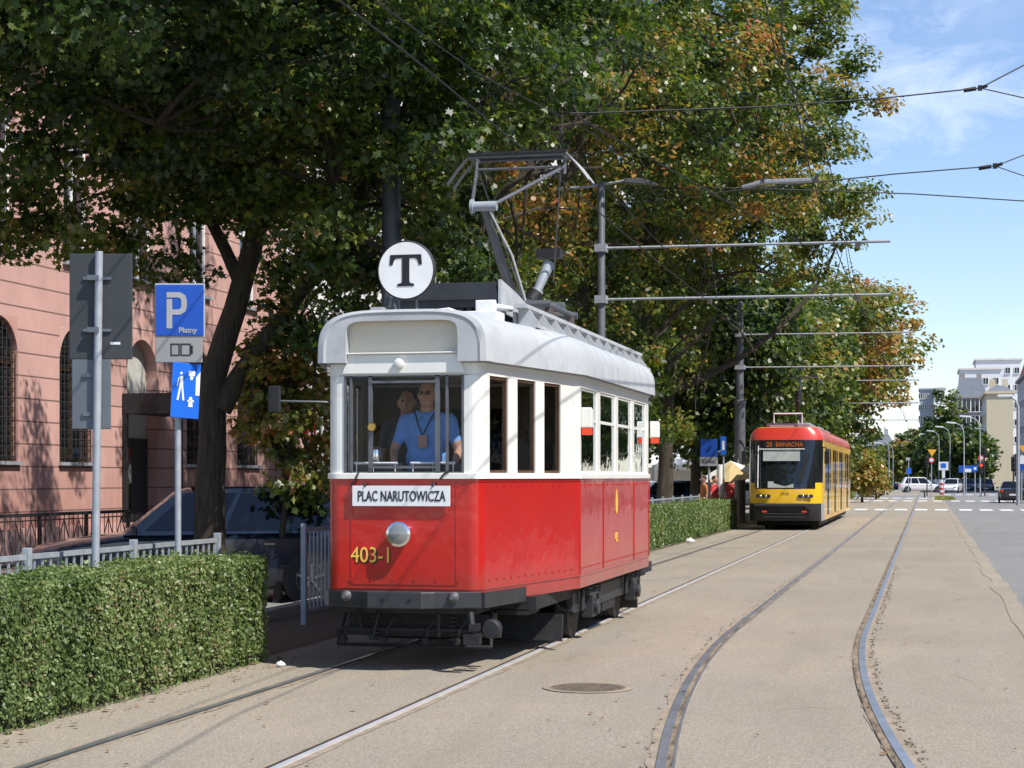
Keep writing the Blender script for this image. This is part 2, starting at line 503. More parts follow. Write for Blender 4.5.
# litter
b = MB()
for i in range(420):
    if i < 150: x, y = random.uniform(-5.95, -5.5), random.uniform(9, 17)
    elif i < 260: x, y = random.uniform(-7.4, -5.6), random.uniform(15.5, 30)
    else: x, y = random.uniform(-5.9, 1.1), 9 + 40 * random.random() ** 1.5
    s = random.uniform(.012, .035); a = random.uniform(0, 6.28)
    q = [(x + s * math.cos(a + k * 1.57) * (1 if k % 2 else .5), y + s * math.sin(a + k * 1.57), .014 + random.uniform(0, .012)) for k in range(4)]
    b.add(q, [(0, 1, 2, 3)])
mat('dry_leaf', (.20, .11, .05), .8, 0, .5, 3)
tag(b.build('fallen_leaves', 'dry_leaf', fix=False), 'scattered dry brown leaves on the concrete beside the hedge', 'leaves', kind='stuff')
# crumpled paper by hedge end and by second hedge
def crumple(name, loc, s, label):
    b = MB(); bm = bmesh.new(); bmesh.ops.create_icosphere(bm, subdivisions=2, radius=s)
    rr = random.Random(3)
    vs_ = [(v.co.x * rr.uniform(.6, 1.2) * 1.3, v.co.y * rr.uniform(.6, 1.2), max(-.0, v.co.z * rr.uniform(.5, 1.1) + s * .5)) for v in bm.verts]
    b.add(vs_, [tuple(v.index for v in f.verts) for f in bm.faces]); bm.free()
    o = b.build(name, 'white_paint', loc=loc); tag(o, label, 'litter')
crumple('paper_scrap', (-5.55, 15.0, .01), .034, 'crumpled white paper lying at the end of the near hedge')
crumple('plastic_bag', (-5.85, 45.5, .01), .09, 'small white plastic bag lying at the foot of the far hedge')
# ------------------------------------------------------------------ vintage tram
TL, HW, HF, TAP = 9.0, 1.105, .70, 2.25
TY, TX = 14.9, -4.39
tram = empty('tram', (TX, TY, 0), 0, 'vintage red and cream tram with a round T disc on its grey roof', 'tram')
def plan(off=0.0, seg=6):
    """closed outline, starts at front middle and runs to the tram's right side (+x)"""
    r = .12
    half = [(0, 0), (HF - r, 0)]
    for k in range(1, seg + 1):
        a = k / seg * R(78); half.append((HF - r + r * math.sin(a), r - r * math.cos(a)))
    half += [(HW - .03, TAP - .08), (HW, TAP + .05)]
    right = half + [(x, TL - y) for x, y in reversed(half)]
    loop = right + [(-x, y) for x, y in reversed(right)]
    out = []
    for p in loop:
        if not out or (abs(p[0] - out[-1][0]) + abs(p[1] - out[-1][1])) > 1e-6: out.append(p)
    if (abs(out[0][0] - out[-1][0]) + abs(out[0][1] - out[-1][1])) < 1e-6: out.pop()
    n = len(out); res = []
    for i in range(n):
        a, c, d = Vector(out[i - 1]), Vector(out[i]), Vector(out[(i + 1) % n])
        e1, e2 = (c - a).normalized(), (d - c).normalized()
        t = (e1 + e2).normalized(); nrm = Vector((t.y, -t.x))
        res.append(c + nrm * off / max(.5, nrm.dot(Vector((e1.y, -e1.x)))))
    return res
def band(b, path, z0, z1, off, th, closed=False, mi=0, smooth=True):
    """thick wall strip along a 2D path; off = outward offset of outer face"""
    n = len(path); outs, ins = [], []
    for i in range(n):
        c = Vector(path[i])
        a = Vector(path[i - 1]) if (i > 0 or closed) else c
        d = Vector(path[(i + 1) % n]) if (i < n - 1 or closed) else c
        t = ((c - a).normalized() if (c - a).length > 0 else Vector((0, 0))) + ((d - c).normalized() if (d - c).length > 0 else Vector((0, 0)))
        t.normalize(); nr = Vector((t.y, -t.x))
        outs.append(c + nr * off); ins.append(c + nr * (off - th))
    rows = [[(*p, z0) for p in outs], [(*p, z1) for p in outs], [(*p, z1) for p in ins], [(*p, z0) for p in ins], [(*p, z0) for p in outs]]
    b.grid(rows, closed=closed, mi=mi, smooth=False)
    if not closed:
        for i in (0, -1):
            b.add([(*outs[i], z0), (*outs[i], z1), (*ins[i], z1), (*ins[i], z0)], [(0, 1, 2, 3)], mi)
P0 = plan()
b = MB(); band(b, P0, .70, 1.665, 0, .04, True)
body = b.build('lower_body', 'paint_red', tram)
b = MB(); band(b, P0, .60, .70, .004, .03, True)
# skirt is missing under the front where the bumper sits
skirt = b.build('skirt', 'paint_red', tram)
b = MB(); band(b, P0, .715, .735, .010, .02, True); band(b, P0, 1.64, 1.655, .008, .02, True)
b.build('trim_strip', 'paint_red', tram)
b = MB(); band(b, P0, 1.665, 1.715, .022, .06, True); b.build('waist_rail', 'paint_cream', tram, bevel=.006)
b = MB(); band(b, P0, 2.555, 2.70, .0, .05, True); b.build('header_panel', 'paint_cream', tram)
b = MB(); band(b, P0, 2.655, 2.685, .03, .04, True); b.build('gutter', 'paint_roof', tram)
# front raised frame lines on the red panel
b = MB()
for x in (-.47, .47): b.bbox(x - .008, x + .008, -.006, .0, .76, 1.63)
b.bbox(-.47, .47, -.006, 0, .752, .768); b.bbox(-.47, .47, -.006, 0, 1.622, 1.638)
b.build('front_moulding', 'paint_red', tram)
# side panel joints
for sx in (-1, 1):
    for y in (TAP + .05, TAP + 1.35, TAP + 1.45 + 1.9, TL - TAP): MB().box((sx * (HW + .003), y, 1.18), (.012, .022, .9)).build('side_moulding', 'paint_red', tram)

# upper pillars and windows
def lerp2(a, c, t): return (a[0] + (c[0] - a[0]) * t, a[1] + (c[1] - a[1]) * t)
class Pill:
    pass
def pband(path, z0, z1, off, th):
    b_ = MB(); band(b_, path, z0, z1, off, th); b_.build('pillar', 'paint_cream', tram)
GL = []     # glass panes
WF = []     # frames
fr_w = .535
# front & rear corners
for s in (-1, 1):
    for rear in (0, 1):
        r = .12
        pts = [(fr_w, 0), (HF - r, 0)]
        for k in range(1, 7):
            a = k / 6 * R(78); pts.append((HF - r + r * math.sin(a), r - r * math.cos(a)))
        A, B = (pts[-1]), (HW - .03, TAP - .08)
        pts.append(lerp2(A, B, .035))
        pts = [(s * x, (TL - y) if rear else y) for x, y in pts]
        if (s > 0) == (rear == 0): pband(pts, 1.71, 2.56, 0, .05)
        else: pband(pts[::-1], 1.71, 2.56, 0, .05)
        # taper side: windows at fractions, matched on the photo
        wins = [(.045, .235), (.335, .535), (.635, .83)] if not rear else [(.08, .27), (.37, .56), (.65, .84)]
        spans = []; last = .035
        def PT(t): 
            q = lerp2(A, B, t); return (s * q[0], (TL - q[1]) if rear else q[1])
        flip = (s > 0) != (rear == 0)
        for (t0, t1) in wins + [(1.0, 1.0)]:
            if t0 > last:
                seg = [PT(last), PT(t0)]
                pband(seg[::-1] if flip else seg, 1.71, 2.56, 0, .05)
            if t1 < 1.0:
                seg = [PT(t0), PT(t1)]; GL.append((seg[::-1] if flip else seg, 'd'))
            last = t1
# main side windows
yw = [(2.36, 3.25), (3.41, 4.35), (4.51, 5.45), (5.61, 6.5)]
for s in (-1, 1):
    segs = [(TAP - .085, yw[0][0])] + [(yw[i][1], yw[i + 1][0]) for i in range(3)] + [(yw[3][1], TL - TAP + .085)]
    for y0, y1 in segs:
        seg = [(s * HW, y0), (s * HW, y1)]
        if y0 < TAP: seg = [(s * (HW - .03), y0), (s * HW, TAP + .05), (s * HW, y1)]
        if y1 > TL - TAP: seg = [(s * HW, y0), (s * HW, TL - TAP - .05), (s * (HW - .03), y1)]
        pband(seg if s > 0 else seg[::-1], 1.71, 2.56, 0, .05)
    for y0, y1 in yw: GL.append(([(s * HW, y0), (s * HW, y1)] if s > 0 else [(s * HW, y1), (s * HW, y0)], 'm'))
# rear end pillars mid
pband([(fr_w, TL), (-fr_w, TL)], 1.71, 1.75, 0, .05)
for seg, kind in GL:
    f = MB()
    n = ((Vector(seg[1]) - Vector(seg[0])).normalized())
    L_ = (Vector(seg[1]) - Vector(seg[0])).length
    e = .022 / L_
    band(f, [seg[0], lerp2(*seg, e)], 1.715, 2.555, -.012, .03); band(f, [lerp2(*seg, 1 - e), seg[1]], 1.715, 2.555, -.012, .03)
    band(f, [lerp2(*seg, e), lerp2(*seg, 1 - e)], 1.715, 1.74, -.012, .03); band(f, [lerp2(*seg, e), lerp2(*seg, 1 - e)], 2.53, 2.555, -.012, .03)
    if kind == 'm': band(f, [lerp2(*seg, e), lerp2(*seg, 1 - e)], 2.23, 2.26, -.008, .03)
    fo = f.build('window', 'brown_wood' if kind == 'd' else 'paint_cream', tram)
    g = MB(); band(g, [lerp2(*seg, e), lerp2(*seg, 1 - e)], 1.74, 2.53, -.022, .006)
    g.build('pane', 'tram_glass' if kind == 'm' else 'clear_glass', fo)
    if kind == 'm':
        g = MB(); band(g, [lerp2(*seg, e), lerp2(*seg, 1 - e)], 2.26, 2.53, -.030, .006); g.build('curtain', mat('curtain_brown', (.10, .02, .012), .8, 0, .3, 12), fo)
# front window: silver mullions and panes
for rear in (0, 1):
    ys = (lambda y: TL - y) if rear else (lambda y: y)
    f = MB()
    for x, w in ((-.527, .02), (-.475, .022), (-.30, .034), (.30, .040), (.385, .022), (.525, .02)):
        f.box((x, ys(.005), 2.135), (w, .03, .84))
    f.box((0, ys(.0), 1.72), (1.05, .02, .012)); f.box((0, ys(.0), 2.55), (1.05, .02, .012))
    f.box((0, ys(-.005), 2.50), (.6, .025, .022)); f.box((0, ys(-.005), 1.765), (.6, .025, .022))
    fo = f.build('windscreen', 'grey_metal', tram)
    for x0, x1 in ((-.515, -.30), (-.28, .28), (.32, .515)):
        g = MB(); g.bbox(x0, x1, min(ys(.012), ys(.018)), max(ys(.012), ys(.018)), 1.73, 2.54); g.build('pane', 'clear_glass', fo)
    if not rear:
        MB().lathe([(.006, -.05), (.032, -.05), (.04, -.03), (.032, -.01), (.01, -.005)], origin=(-.275, -.01, 2.11), axis='Y', n=16).build('brass_knob', 'brass', fo)
        MB().tube([(-.40, -.03, 1.72), (-.42, -.035, 1.67), (-.47, -.035, 1.60)], .008, 6).build('wiper_bracket', 'black_iron', fo)
        MB().tube([(.42, -.03, 1.74), (.36, -.035, 1.70), (.33, -.035, 1.66)], .008, 6).build('wiper_bracket', 'black_iron', fo)
# interior: floor, ceiling, partition, driver's desk, seats
MB().prism([tuple(p) for p in plan(-.045)], .80, .86, 'XY').build('floor', 'brown_wood', tram)
mat('panel_cream_in', (.45, .42, .34), .6)
b = MB(); b.bbox(-.60, .60, .1, TL - .1, 2.60, 2.63); b.bbox(-1.0, 1.0, TAP, TL - TAP, 2.565, 2.595); b.build('ceiling', 'panel_cream_in', tram)
for y in (TAP + .05, TL - TAP - .05):
    b = MB(); b.bbox(-1.02, -.38, y - .02, y + .02, .88, 2.56); b.bbox(.38, 1.02, y - .02, y + .02, .88, 2.56); b.bbox(-.38, .38, y - .02, y + .02, 2.35, 2.56)
    b.build('partition', 'brown_wood', tram)
b = MB(); b.bbox(-.50, -.06, .10, .32, 1.72, 1.80); b.bbox(.06, .50, .10, .32, 1.72, 1.80); b.bbox(-.48, .48, .12, .30, .88, 1.70)
b.build('control_desk', 'dark_grey_metal', tram)
b = MB(); b.tube([(-.47, .07, 1.80), (-.08, .07, 1.80)], .012, 6); b.tube([(.04, .07, 1.80), (.44, .07, 1.80)], .012, 6)
for x in (-.45, -.3, -.1, .06, .24, .42): b.tube([(x, .07, 1.72), (x, .07, 1.80)], .006, 5)
b.build('handrail', 'lamp_white', tram)
MB().lathe([(.05, 1.80), (.06, 1.84), (.05, 1.92), (.015, 1.95)], origin=(-.33, .25, 0), n=12).build('controller', 'chrome', tram)
for s in (-1, 1):
    for y in (2.8, 3.7, 4.6, 5.5, 6.3):
        b = MB(); b.box((s * .72, y, 1.27), (.5, .42, .06)); b.box((s * .72, y + .2, 1.55), (.5, .05, .55)); b.box((s * .72, y, 1.06), (.4, .08, .36))
        b.build('seat', 'brown_wood', tram, bevel=.015)
# roof
def roof_ring(y, a, z0, bb, n=26, p=.50):
    r = []
    for k in range(n + 1):
        t = math.pi * k / n
        c, s_ = math.cos(t), max(0.0, math.sin(t))
        r.append((a * math.copysign(abs(c) ** p, c), y, z0 + bb * s_ ** p))
    return r
def hw_at(y):
    y = min(y, TL - y)
    if y <= .12: return HF
    if y < TAP: return HF + (HW - HF) * (y - .12) / (TAP - .12)
    return HW
rows = []
st = [(-.085, -.025, .415), (-.095, 0, .43), (-.08, .05, .452), (-.03, .072, .458)] + [(y, .075, .458) for y in (.12, .5, .9, 1.3, 1.7, 2.0, 2.25, 2.6, 4.5, 6.4, 6.75, 7.0, 7.3, 7.7, 8.1, 8.5, 8.88)] + [(TL + .03, .072, .458), (TL + .08, .05, .452), (TL + .095, 0, .43)]
for y, e, bb in st: rows.append(roof_ring(y, hw_at(max(0, min(TL, y))) + e, 2.665, bb))
b = MB(); b.grid(rows)
# inner opening ring around the destination panel at each end
for rr, ye, yi in ((rows[0], -.085, .03), (rows[-1], TL + .095, TL - .03)):
    inner = []
    for k in range(len(rr)):
        t = math.pi * k / (len(rr) - 1); c, s_ = math.cos(t), max(0.0, math.sin(t))
        inner.append((.50 * math.copysign(abs(c) ** .22, c), ye, 2.665 + .358 * s_ ** .20))
    inner2 = [(p[0], yi, p[2]) for p in inner]
    b.grid([rr, inner, inner2], smooth=False)
# underside edge
roof = b.build('roof', 'paint_roof', tram)
b = MB(); b.bbox(-.50, .50, .02, .035, 2.55, 3.04)
b.build('destination_panel', mat('panel_cream', (.62, .58, .47), .4, 0, .03), tram)
MB().bbox(-.50, .50, TL - .035, TL - .02, 2.55, 3.02).build('destination_panel', 'panel_cream', tram)
b = MB(); b.prism([(-.55, 2.57), (.55, 2.57), (.50, 2.735), (-.50, 2.735)], -.03, .0); b.box((0, -.035, 2.745), (1.02, .05, .014))
b.build('front_header', 'paint_cream', tram, bevel=.006)
MB().lathe([(.045, .0), (.045, -.03), (.03, -.04)], origin=(-.03, -.03, 2.655), axis='Y', n=16).build('marker_lamp', 'paint_cream', tram)
# thin bead around the opening
# roof equipment: resistor box
b = MB(); b.prism([(-.50, 3.27), (.50, 3.27), (.50, 3.36), (.46, 3.50), (-.46, 3.50), (-.50, 3.36)], 1.45, 1.50)
b.prism([(-.50, 3.34), (.50, 3.34), (.47, 3.50), (-.47, 3.50)], 1.40, 1.45)
b.bbox(-.49, .49, 1.5, 2.4, 3.40, 3.50)
rb = b.build('resistor_box', 'dark_grey_metal', tram)
MB().prism([(1.40, 3.22), (2.45, 3.20), (2.45, 3.40), (2.0, 3.46), (1.40, 3.52)], .502, .53, 'YZ').build('side_plate', 'paint_roof', rb)
b = MB()
for k in range(12): b.lathe([(.03, 3.12), (.04, 3.16), (.03, 3.2), (.04, 3.24), (.03, 3.3)], origin=(-.44 + k * .08, 1.5, 0), n=8)
b.bbox(-.48, .48, 1.55, 2.85, 3.14, 3.38); b.build('resistor_grid', 'black_iron', rb)
# roof side ventilator rack (both sides)
for s in (-1, 1):
    b = MB(); x = s * .70
    b.box((x, 4.95, 3.275), (.12, 7.0, .035)); b.box((x + s * .15, 4.95, 3.085), (.03, 7.0, .03))
    for k in range(12):
        y = 1.6 + k * .6
        b.prism([(x - s * .05, 3.06), (x + s * .17, 3.03), (x + s * .17, 3.09), (x + s * .05, 3.265), (x - s * .05, 3.265)], y - .012, y + .012)
    b.box((x - s * .06, 4.95, 3.15), (.02, 7.0, .14), mi=1)
    b.build('roof_rack', ['paint_roof', 'grey_metal'], tram)
b = MB(); b.box((.52, .85, 3.20), (.16, .16, .15), rx=.1); b.box((.50, .80, 3.11), (.34, .30, .10)); b.tube([(.5, .95, 3.24), (.58, 1.6, 3.26)], .03)
b.build('roof_connector', 'lamp_white', tram, bevel=.01)
MB().tube([(-.05, 1.0, 3.1), (.0, .95, 3.20), (.15, .92, 3.21), (.3, 1.0, 3.16)], .012, 6).build('roof_cable', 'lamp_white', tram)
for x, y, c in ((.30, 5.3, 'red_lens'), (.42, 5.9, 'lamp_white'), (.35, 6.9, 'lamp_white')):
    MB().lathe([(.13, 3.26), (.14, 3.29), (.07, 3.35), (.01, 3.37)], origin=(x, y, 0), n=18).build('roof_ventilator', 'lamp_white', tram)
    if c == 'red_lens': MB().lathe([(.06, 3.35), (.03, 3.385), (.01, 3.39)], origin=(x, y, 0), n=12).build('ventilator_cap', 'red_lens', tram)
MB().box((.45, 8.0, 3.22), (.5, .45, .14)).build('roof_hatch', 'paint_roof', tram, bevel=.02)
# T disc
dc = empty('route_disc', (0, .0, 0)); dc.parent = tram
MB().lathe([(.262, .03), (.262, -.02), (.25, -.028), (.246, -.024)], origin=(-.04, .22, 3.485), axis='Y', n=40).build('disc_rim', 'black_iron', dc)
MB().lathe([(.247, .0), (.247, -.026), (.0, -.026)], origin=(-.04, .22, 3.485), axis='Y', n=40).build('disc_face', 'white_paint', dc)
tp = [(-.14, .13), (.14, .13), (.147, .04), (.12, .04), (.105, .085), (.085, .10), (.033, .10), (.033, -.10), (.04, -.118), (.075, -.125), (.075, -.145), (-.075, -.145), (-.075, -.125), (-.04, -.118), (-.033, -.10), (-.033, .10), (-.085, .10), (-.105, .085), (-.12, .04), (-.147, .04)]
MB().prism([(x - .04, z + 3.49) for x, z in tp], .189, .193).build('disc_letter', 'black_paint', dc)
b = MB()
for x in (-.12, .04): b.tube([(x, .25, 3.25), (x, .27, 3.08)], .012, 6)
b.box((0, .25, 3.115), (.5, .2, .04)); b.build('disc_bracket', 'grey_metal', dc)

# pantograph
pa = empty('pantograph', (0, 0, 0)); pa.parent = tram
PYc = 4.55
b = MB()
for y in (PYc - .75, PYc + .75): b.tube([(-.5, y, 3.52), (.5, y, 3.52)], .04)
for x in (-.45, .45): b.tube([(x, PYc - .75, 3.52), (x, PYc + .75, 3.52)], .035)
b.build('base_frame', 'grey_metal', pa)
b = MB()
for x in (-.45, .45):
    for y in (PYc - .6, PYc + .6):
        b.lathe([(.05, 3.1), (.07, 3.18), (.045, 3.22), (.07, 3.3), (.045, 3.35), (.05, 3.5)], origin=(x, y, 0), n=10)
b.build('insulator', mat('ceramic_brown', (.09, .07, .065), .3), pa)
FT = Vector((0, PYc - .35, 3.62)); KN = Vector((0, 2.85, 4.43)); HD = Vector((0, PYc, 5.22))
b = MB(); b.tube([FT, KN], [.068, .042], 6, smooth=False); b.build('lower_arm', 'pole_grey', pa)
MB().tube([FT + Vector((.12, .1, -.02)), FT.lerp(KN, .5) + Vector((.12, .1, 0)), KN + Vector((.06, .05, -.05))], .012, 6).build('guide_rod', 'lamp_white', pa)
b = MB(); b.tube([KN + Vector((-.14, 0, 0)), KN + Vector((.14, 0, 0))], .05, 12); b.tube([KN + Vector((-.10, .0, 0)), KN + Vector((-.13, 0, 0))], .075, 12); b.build('knuckle', 'galvanised', pa)
b = MB()
for s in (-1, 1): b.tube([KN + Vector((s * .12, 0, .02)), HD + Vector((s * .50 + .0, 0, -.12))], .02, 6)
b.tube([HD + Vector((-.52, 0, -.12)), HD + Vector((.52, 0, -.12))], .016, 6)
b.build('upper_arm', 'grey_metal', pa)
b = MB()
b.tube([HD + Vector((-.48, 0, -.12)), Vector((-.05, PYc + .5, 3.62))], .009, 5)
b.tube([HD + Vector((.46, 0, -.12)), Vector((.25, PYc + .6, 3.9))], .009, 5)
b.build('stay_rod', 'grey_metal', pa)
b = MB()
for y in (-.14, .14):
    b.tube([HD + Vector((-.80, y, -.30)), HD + Vector((-.68, y, -.14)), HD + Vector((-.55, y, 0)), HD + Vector((.55, y, 0)), HD + Vector((.68, y, -.14)), HD + Vector((.80, y, -.30))], .018, 6)
for x in (-.55, -.5, .5, .55): b.tube([HD + Vector((x, -.15, -.01)), HD + Vector((x, .15, -.01))], .018, 6)
for x in (-.5, .5): b.tube([HD + Vector((x, 0, 0)), HD + Vector((x, 0, -.2))], .022, 6)
b.build('collector_head', 'grey_metal', pa)
b = MB(); b.box(HD + Vector((0, -.14, .028)), (1.1, .05, .03)); b.box(HD + Vector((0, .14, .028)), (1.1, .05, .03)); b.build('contact_strip', 'black_iron', pa)
b = MB(); c0 = Vector((.02, PYc + .45, 3.62)); c1 = Vector((.20, PYc + .62, 4.12))
b.tube([c0, c0.lerp(c1, .35), c0.lerp(c1, .36), c1], [.075, .075, .05, .07], 12); b.build('spring_cylinder', 'galvanised', pa)
b = MB(); b.box(c1 + Vector((0, 0, .1)), (.28, .2, .10)); b.tube([c0 + Vector((0, 0, .05)), c0.lerp(c1, .3)], .085, 12); b.build('spring_housing', 'black_iron', pa)
b = MB(); b.tube([(.1, PYc + .6, 3.62), (.35, PYc + 1.1, 3.45), (.45, PYc + 1.6, 3.25)], .03, 6); b.tube([(0, PYc + .5, 3.6), (.4, PYc + .5, 3.6)], .06, 10)
b.build('brace', 'grey_metal', pa)

# bumper, coupler, front gear
b = MB(); b.prism([(-.68, .02), (-.36, -.10), (-.28, -.17), (.20, -.17), (.30, -.10), (.68, .02), (.68, .1), (-.68, .1)], .555, .70, 'XY')
b.build('bumper', 'dark_grey_metal', tram, bevel=.01)
for s in (-1, 1): MB().prism([(s * .68, .03), (s * .715, .02), (s * .87, .95), (s * .81, .95)], .56, .692, 'XY').build('bumper_side', 'dark_grey_metal', tram)
for x in (-.14, .10): MB().lathe([(.014, -.172), (.014, -.178)], origin=(x, 0, .63), axis='Y', n=10).build('bumper_bolt', 'black_paint', tram)
for x in (-.50, .46):
    MB().lathe([(.035, .0), (.05, -.05), (.025, -.09), (.02, -.11)], origin=(x, -.02, .655), axis='Y', n=10).build('socket', 'grey_metal', tram)
b = MB(); b.tube([(-.42, .1, .52), (-.40, .05, .40), (-.30, .02, .26), (-.26, .1, .5)], .02, 6); b.tube([(-.6, .12, .36), (.55, .12, .36)], .016, 6)
b.tube([(.28, .1, .5), (.28, .12, .3)], .018, 6)
b.build('brake_pipes', 'black_iron', tram)
b = MB(); b.tube([(.60, -.02, .52), (.62, -.06, .42), (.66, -.05, .30)], .028, 8); b.box((.62, -.04, .30), (.14, .08, .09)); b.box((.64, -.04, .40), (.08, .1, .06)); b.lathe([(.07, .0), (.085, .02), (.085, .10)], origin=(.76, .02, .38), axis='Y', n=14)
b.build('coupling_hook', 'black_iron', tram)
# rivets along the waist and skirt, coil springs, hoses and hangers under the front
for zr, off, step in ((1.60, .004, .16), (.79, .004, .16)):
    rv = MB(); P_ = plan(.0)
    for i in range(len(P_)):
        a, c = P_[i], P_[(i + 1) % len(P_)]; L_ = (c - a).length
        if L_ < .3: continue
        n_ = int(L_ / step); t_ = (c - a) / L_; nr = Vector((t_.y, -t_.x))
        for k in range(n_): 
            q = a + t_ * (k + .5) * L_ / n_ + nr * .003; rv.box((q.x, q.y, zr), (.014, .014, .014))
    rv.build('rivets', 'paint_red', tram)['kind'] = 'stuff'
for x in (-.52, -.15, .22, .5):
    b = MB(); b.tube([(x, .16, .56), (x + .03, .10, .45), (x - .03, .08, .36), (x - .06, .14, .26)], .014, 6); b.lathe([(.03, .0), (.035, -.03), (.03, -.06)], origin=(x - .06, .14, .26), axis='Y', n=8)
    b.build('air_hose', 'rubber', tram)
b = MB()
for x in (-.35, .35):
    pts = [(x + .035 * math.cos(t * .9), .30 + .035 * math.sin(t * .9), .24 + t * .0052) for t in range(60)]
    b.tube(pts, .008, 5)
b.build('buffer_spring', 'dark_grey_metal', tram)
b = MB(); b.box((0, .45, .30), (1.5, .08, .05)); b.box((0, .62, .40), (1.3, .25, .14)); b.tube([(-.7, .3, .2), (.7, .3, .2)], .018, 6); b.tube([(-.7, .3, .2), (-.66, .5, .55)], .015, 6); b.tube([(.7, .3, .2), (.66, .5, .55)], .015, 6)
b.build('fender_frame', 'black_iron', tram)
# lamp, placard, number
hl = empty('headlamp', (0, 0, 0)); hl.parent = tram
MB().lathe([(.07, 0), (.095, -.04), (.106, -.09), (.108, -.105), (.090, -.112)], origin=(-.02, 0, 1.19), axis='Y', n=32).build('lamp_ring', 'chrome', hl)
MB().lathe([(.094, -.108), (.065, -.125), (.02, -.132)], origin=(-.02, 0, 1.19), axis='Y', n=24).build('lamp_lens', glass_mat('lens_glass', rough=.05, refl=3, opaque=(.20, .21, .20), wav=1.0), hl)
pl = MB().box((-.015, -.035, 1.518), (.87, .02, .175)).build('destination_placard', mat('placard_white', (.74, .75, .76), .6, 0, .02), tram)
text('placard_text', 'PLAC NARUTOWICZA', .125, 'black_paint', pl, (-.01, -.0475, 1.512), sx=.62, bold=.0012)
b = MB(); b.tube([(-.34, -.03, 1.625), (-.335, -.05, 1.60)], .011, 6); b.tube([(.28, -.03, 1.635), (.27, -.05, 1.60)], .011, 6); b.build('placard_clip', 'black_iron', pl)
n_ = text('fleet_number', '403-1', .19, 'gold_paint', tram, (-.29, -.006, 1.0), sx=.86, bold=.0005)
text('number_shadow', '403-1', .19, 'black_paint', n_, (.012, -.012, -.003), rot=(0, 0, 0), bold=.001)
# side crest and number
t_ = text('side_number', '403', .15, 'gold_paint', tram, (HW + .003, 4.4, 1.02), rot=(R(90), 0, R(90)), sx=.8)
b = MB(); b.prism([(4.34, 1.32), (4.40, 1.27), (4.46, 1.32), (4.47, 1.42), (4.44, 1.50), (4.41, 1.55), (4.38, 1.50), (4.35, 1.42)], HW + .001, HW + .005, 'YZ')
b.build('crest', 'gold_paint', tram)
# turn arms with red lens
for x, y in ((HW + .0, TAP + .13), (HW - .0, TL - TAP + .12)):
    ind = MB().prism([(y - .05, 2.16), (y + .05, 2.16), (y + .05, 2.34), (y - .05, 2.36)], x, x + .11, 'YZ').build('indicator', 'paint_cream', tram, bevel=.01)
    MB().bbox(x + .01, x + .10, y - .045, y + .045, 2.09, 2.16).build('lens', 'red_lens', ind)
# mirror on the tram's other side
mi = MB().tube([(-.66, .1, 2.33), (-.75, .02, 2.335), (-1.13, .0, 2.345)], .009, 6).build('mirror_arm', 'grey_metal', tram)
MB().box((-1.18, -.0, 2.36), (.12, .03, .24)).build('mirror', 'black_iron', mi, bevel=.02)
# running gear
b = MB(); b.bbox(-.95, .95, 1.0, TL - 1.0, .48, .60); b.bbox(-.62, .62, .1, TL - .1, .50, .60); b.build('underframe', 'black_iron', tram)
b = MB()
for s in (-1, 1):
    b.bbox(s * .93 - .03, s * .93 + .03, 2.65, 6.9, .34, .52)
    b.bbox(s * .93 - .035, s * .93 + .035, 2.7, 6.85, .325, .345)
b.build('truck_frame', 'dark_grey_metal', tram)
for y in (3.5, 6.2):
    for s in (-1, 1):
        MB().lathe([(.33, -.06), (.36, -.06), (.36, -.03), (.33, -.03), (.33, .06), (.12, .06), (.10, .1)], origin=(s * .74, y, .335), axis='X', n=28).build('wheel', 'black_iron', tram)
        b = MB(); b.box((s * .97, y, .36), (.12, .22, .26)); b.lathe([(.08, -.05), (.08, .05)], origin=(s * 1.03, y, .34), axis='X', n=14)
        for dy in (-.17, .17):
            b.lathe([(.06, .46), (.075, .47), (.06, .49), (.075, .51), (.06, .53), (.075, .55), (.05, .57)], origin=(s * .97, y + dy, 0), n=10)
        for k in range(4): b.box((s * .97, y, .56 - k * .018), (.07, .75 - k * .14, .014))
        b.tube([(s * .99, y - .5, .33), (s * 1.0, y - .5, .55)], .025, 6); b.tube([(s * .99, y + .42, .30), (s * 1.0, y + .42, .55)], .025, 6)
        b.build('axle_box', 'dark_grey_metal', tram, bevel=.008)
    MB().tube([(-.74, y, .335), (.74, y, .335)], .06, 10).build('axle', 'black_iron', tram)
MB().box((0, 2.2, .22), (1.9, .06, .26), rx=-.25).build('lifeguard', 'black_iron', tram); MB().box((0, TL - 2.2, .22), (1.9, .06, .26), rx=.25).build('lifeguard', 'black_iron', tram)
b = MB(); b.bbox(-.8, .8, 4.3, 5.4, .2, .5); b.bbox(.5, .95, 4.4, 5.2, .22, .5); b.build('motor_casing', 'black_iron', tram)
b = MB(); b.tube([(.80, 2.35, .56), (.86, 2.45, .40), (.9, 2.6, .36), (.93, 2.75, .44)], .014, 6); b.build('hose', 'rubber', tram)
b = MB()
for s in (-1, 1): b.box((s * .72, 1.25, .45), (.3, .5, .04)); b.box((s * .72, TL - 1.25, .45), (.3, .5, .04))
b.build('step', 'black_iron', tram)

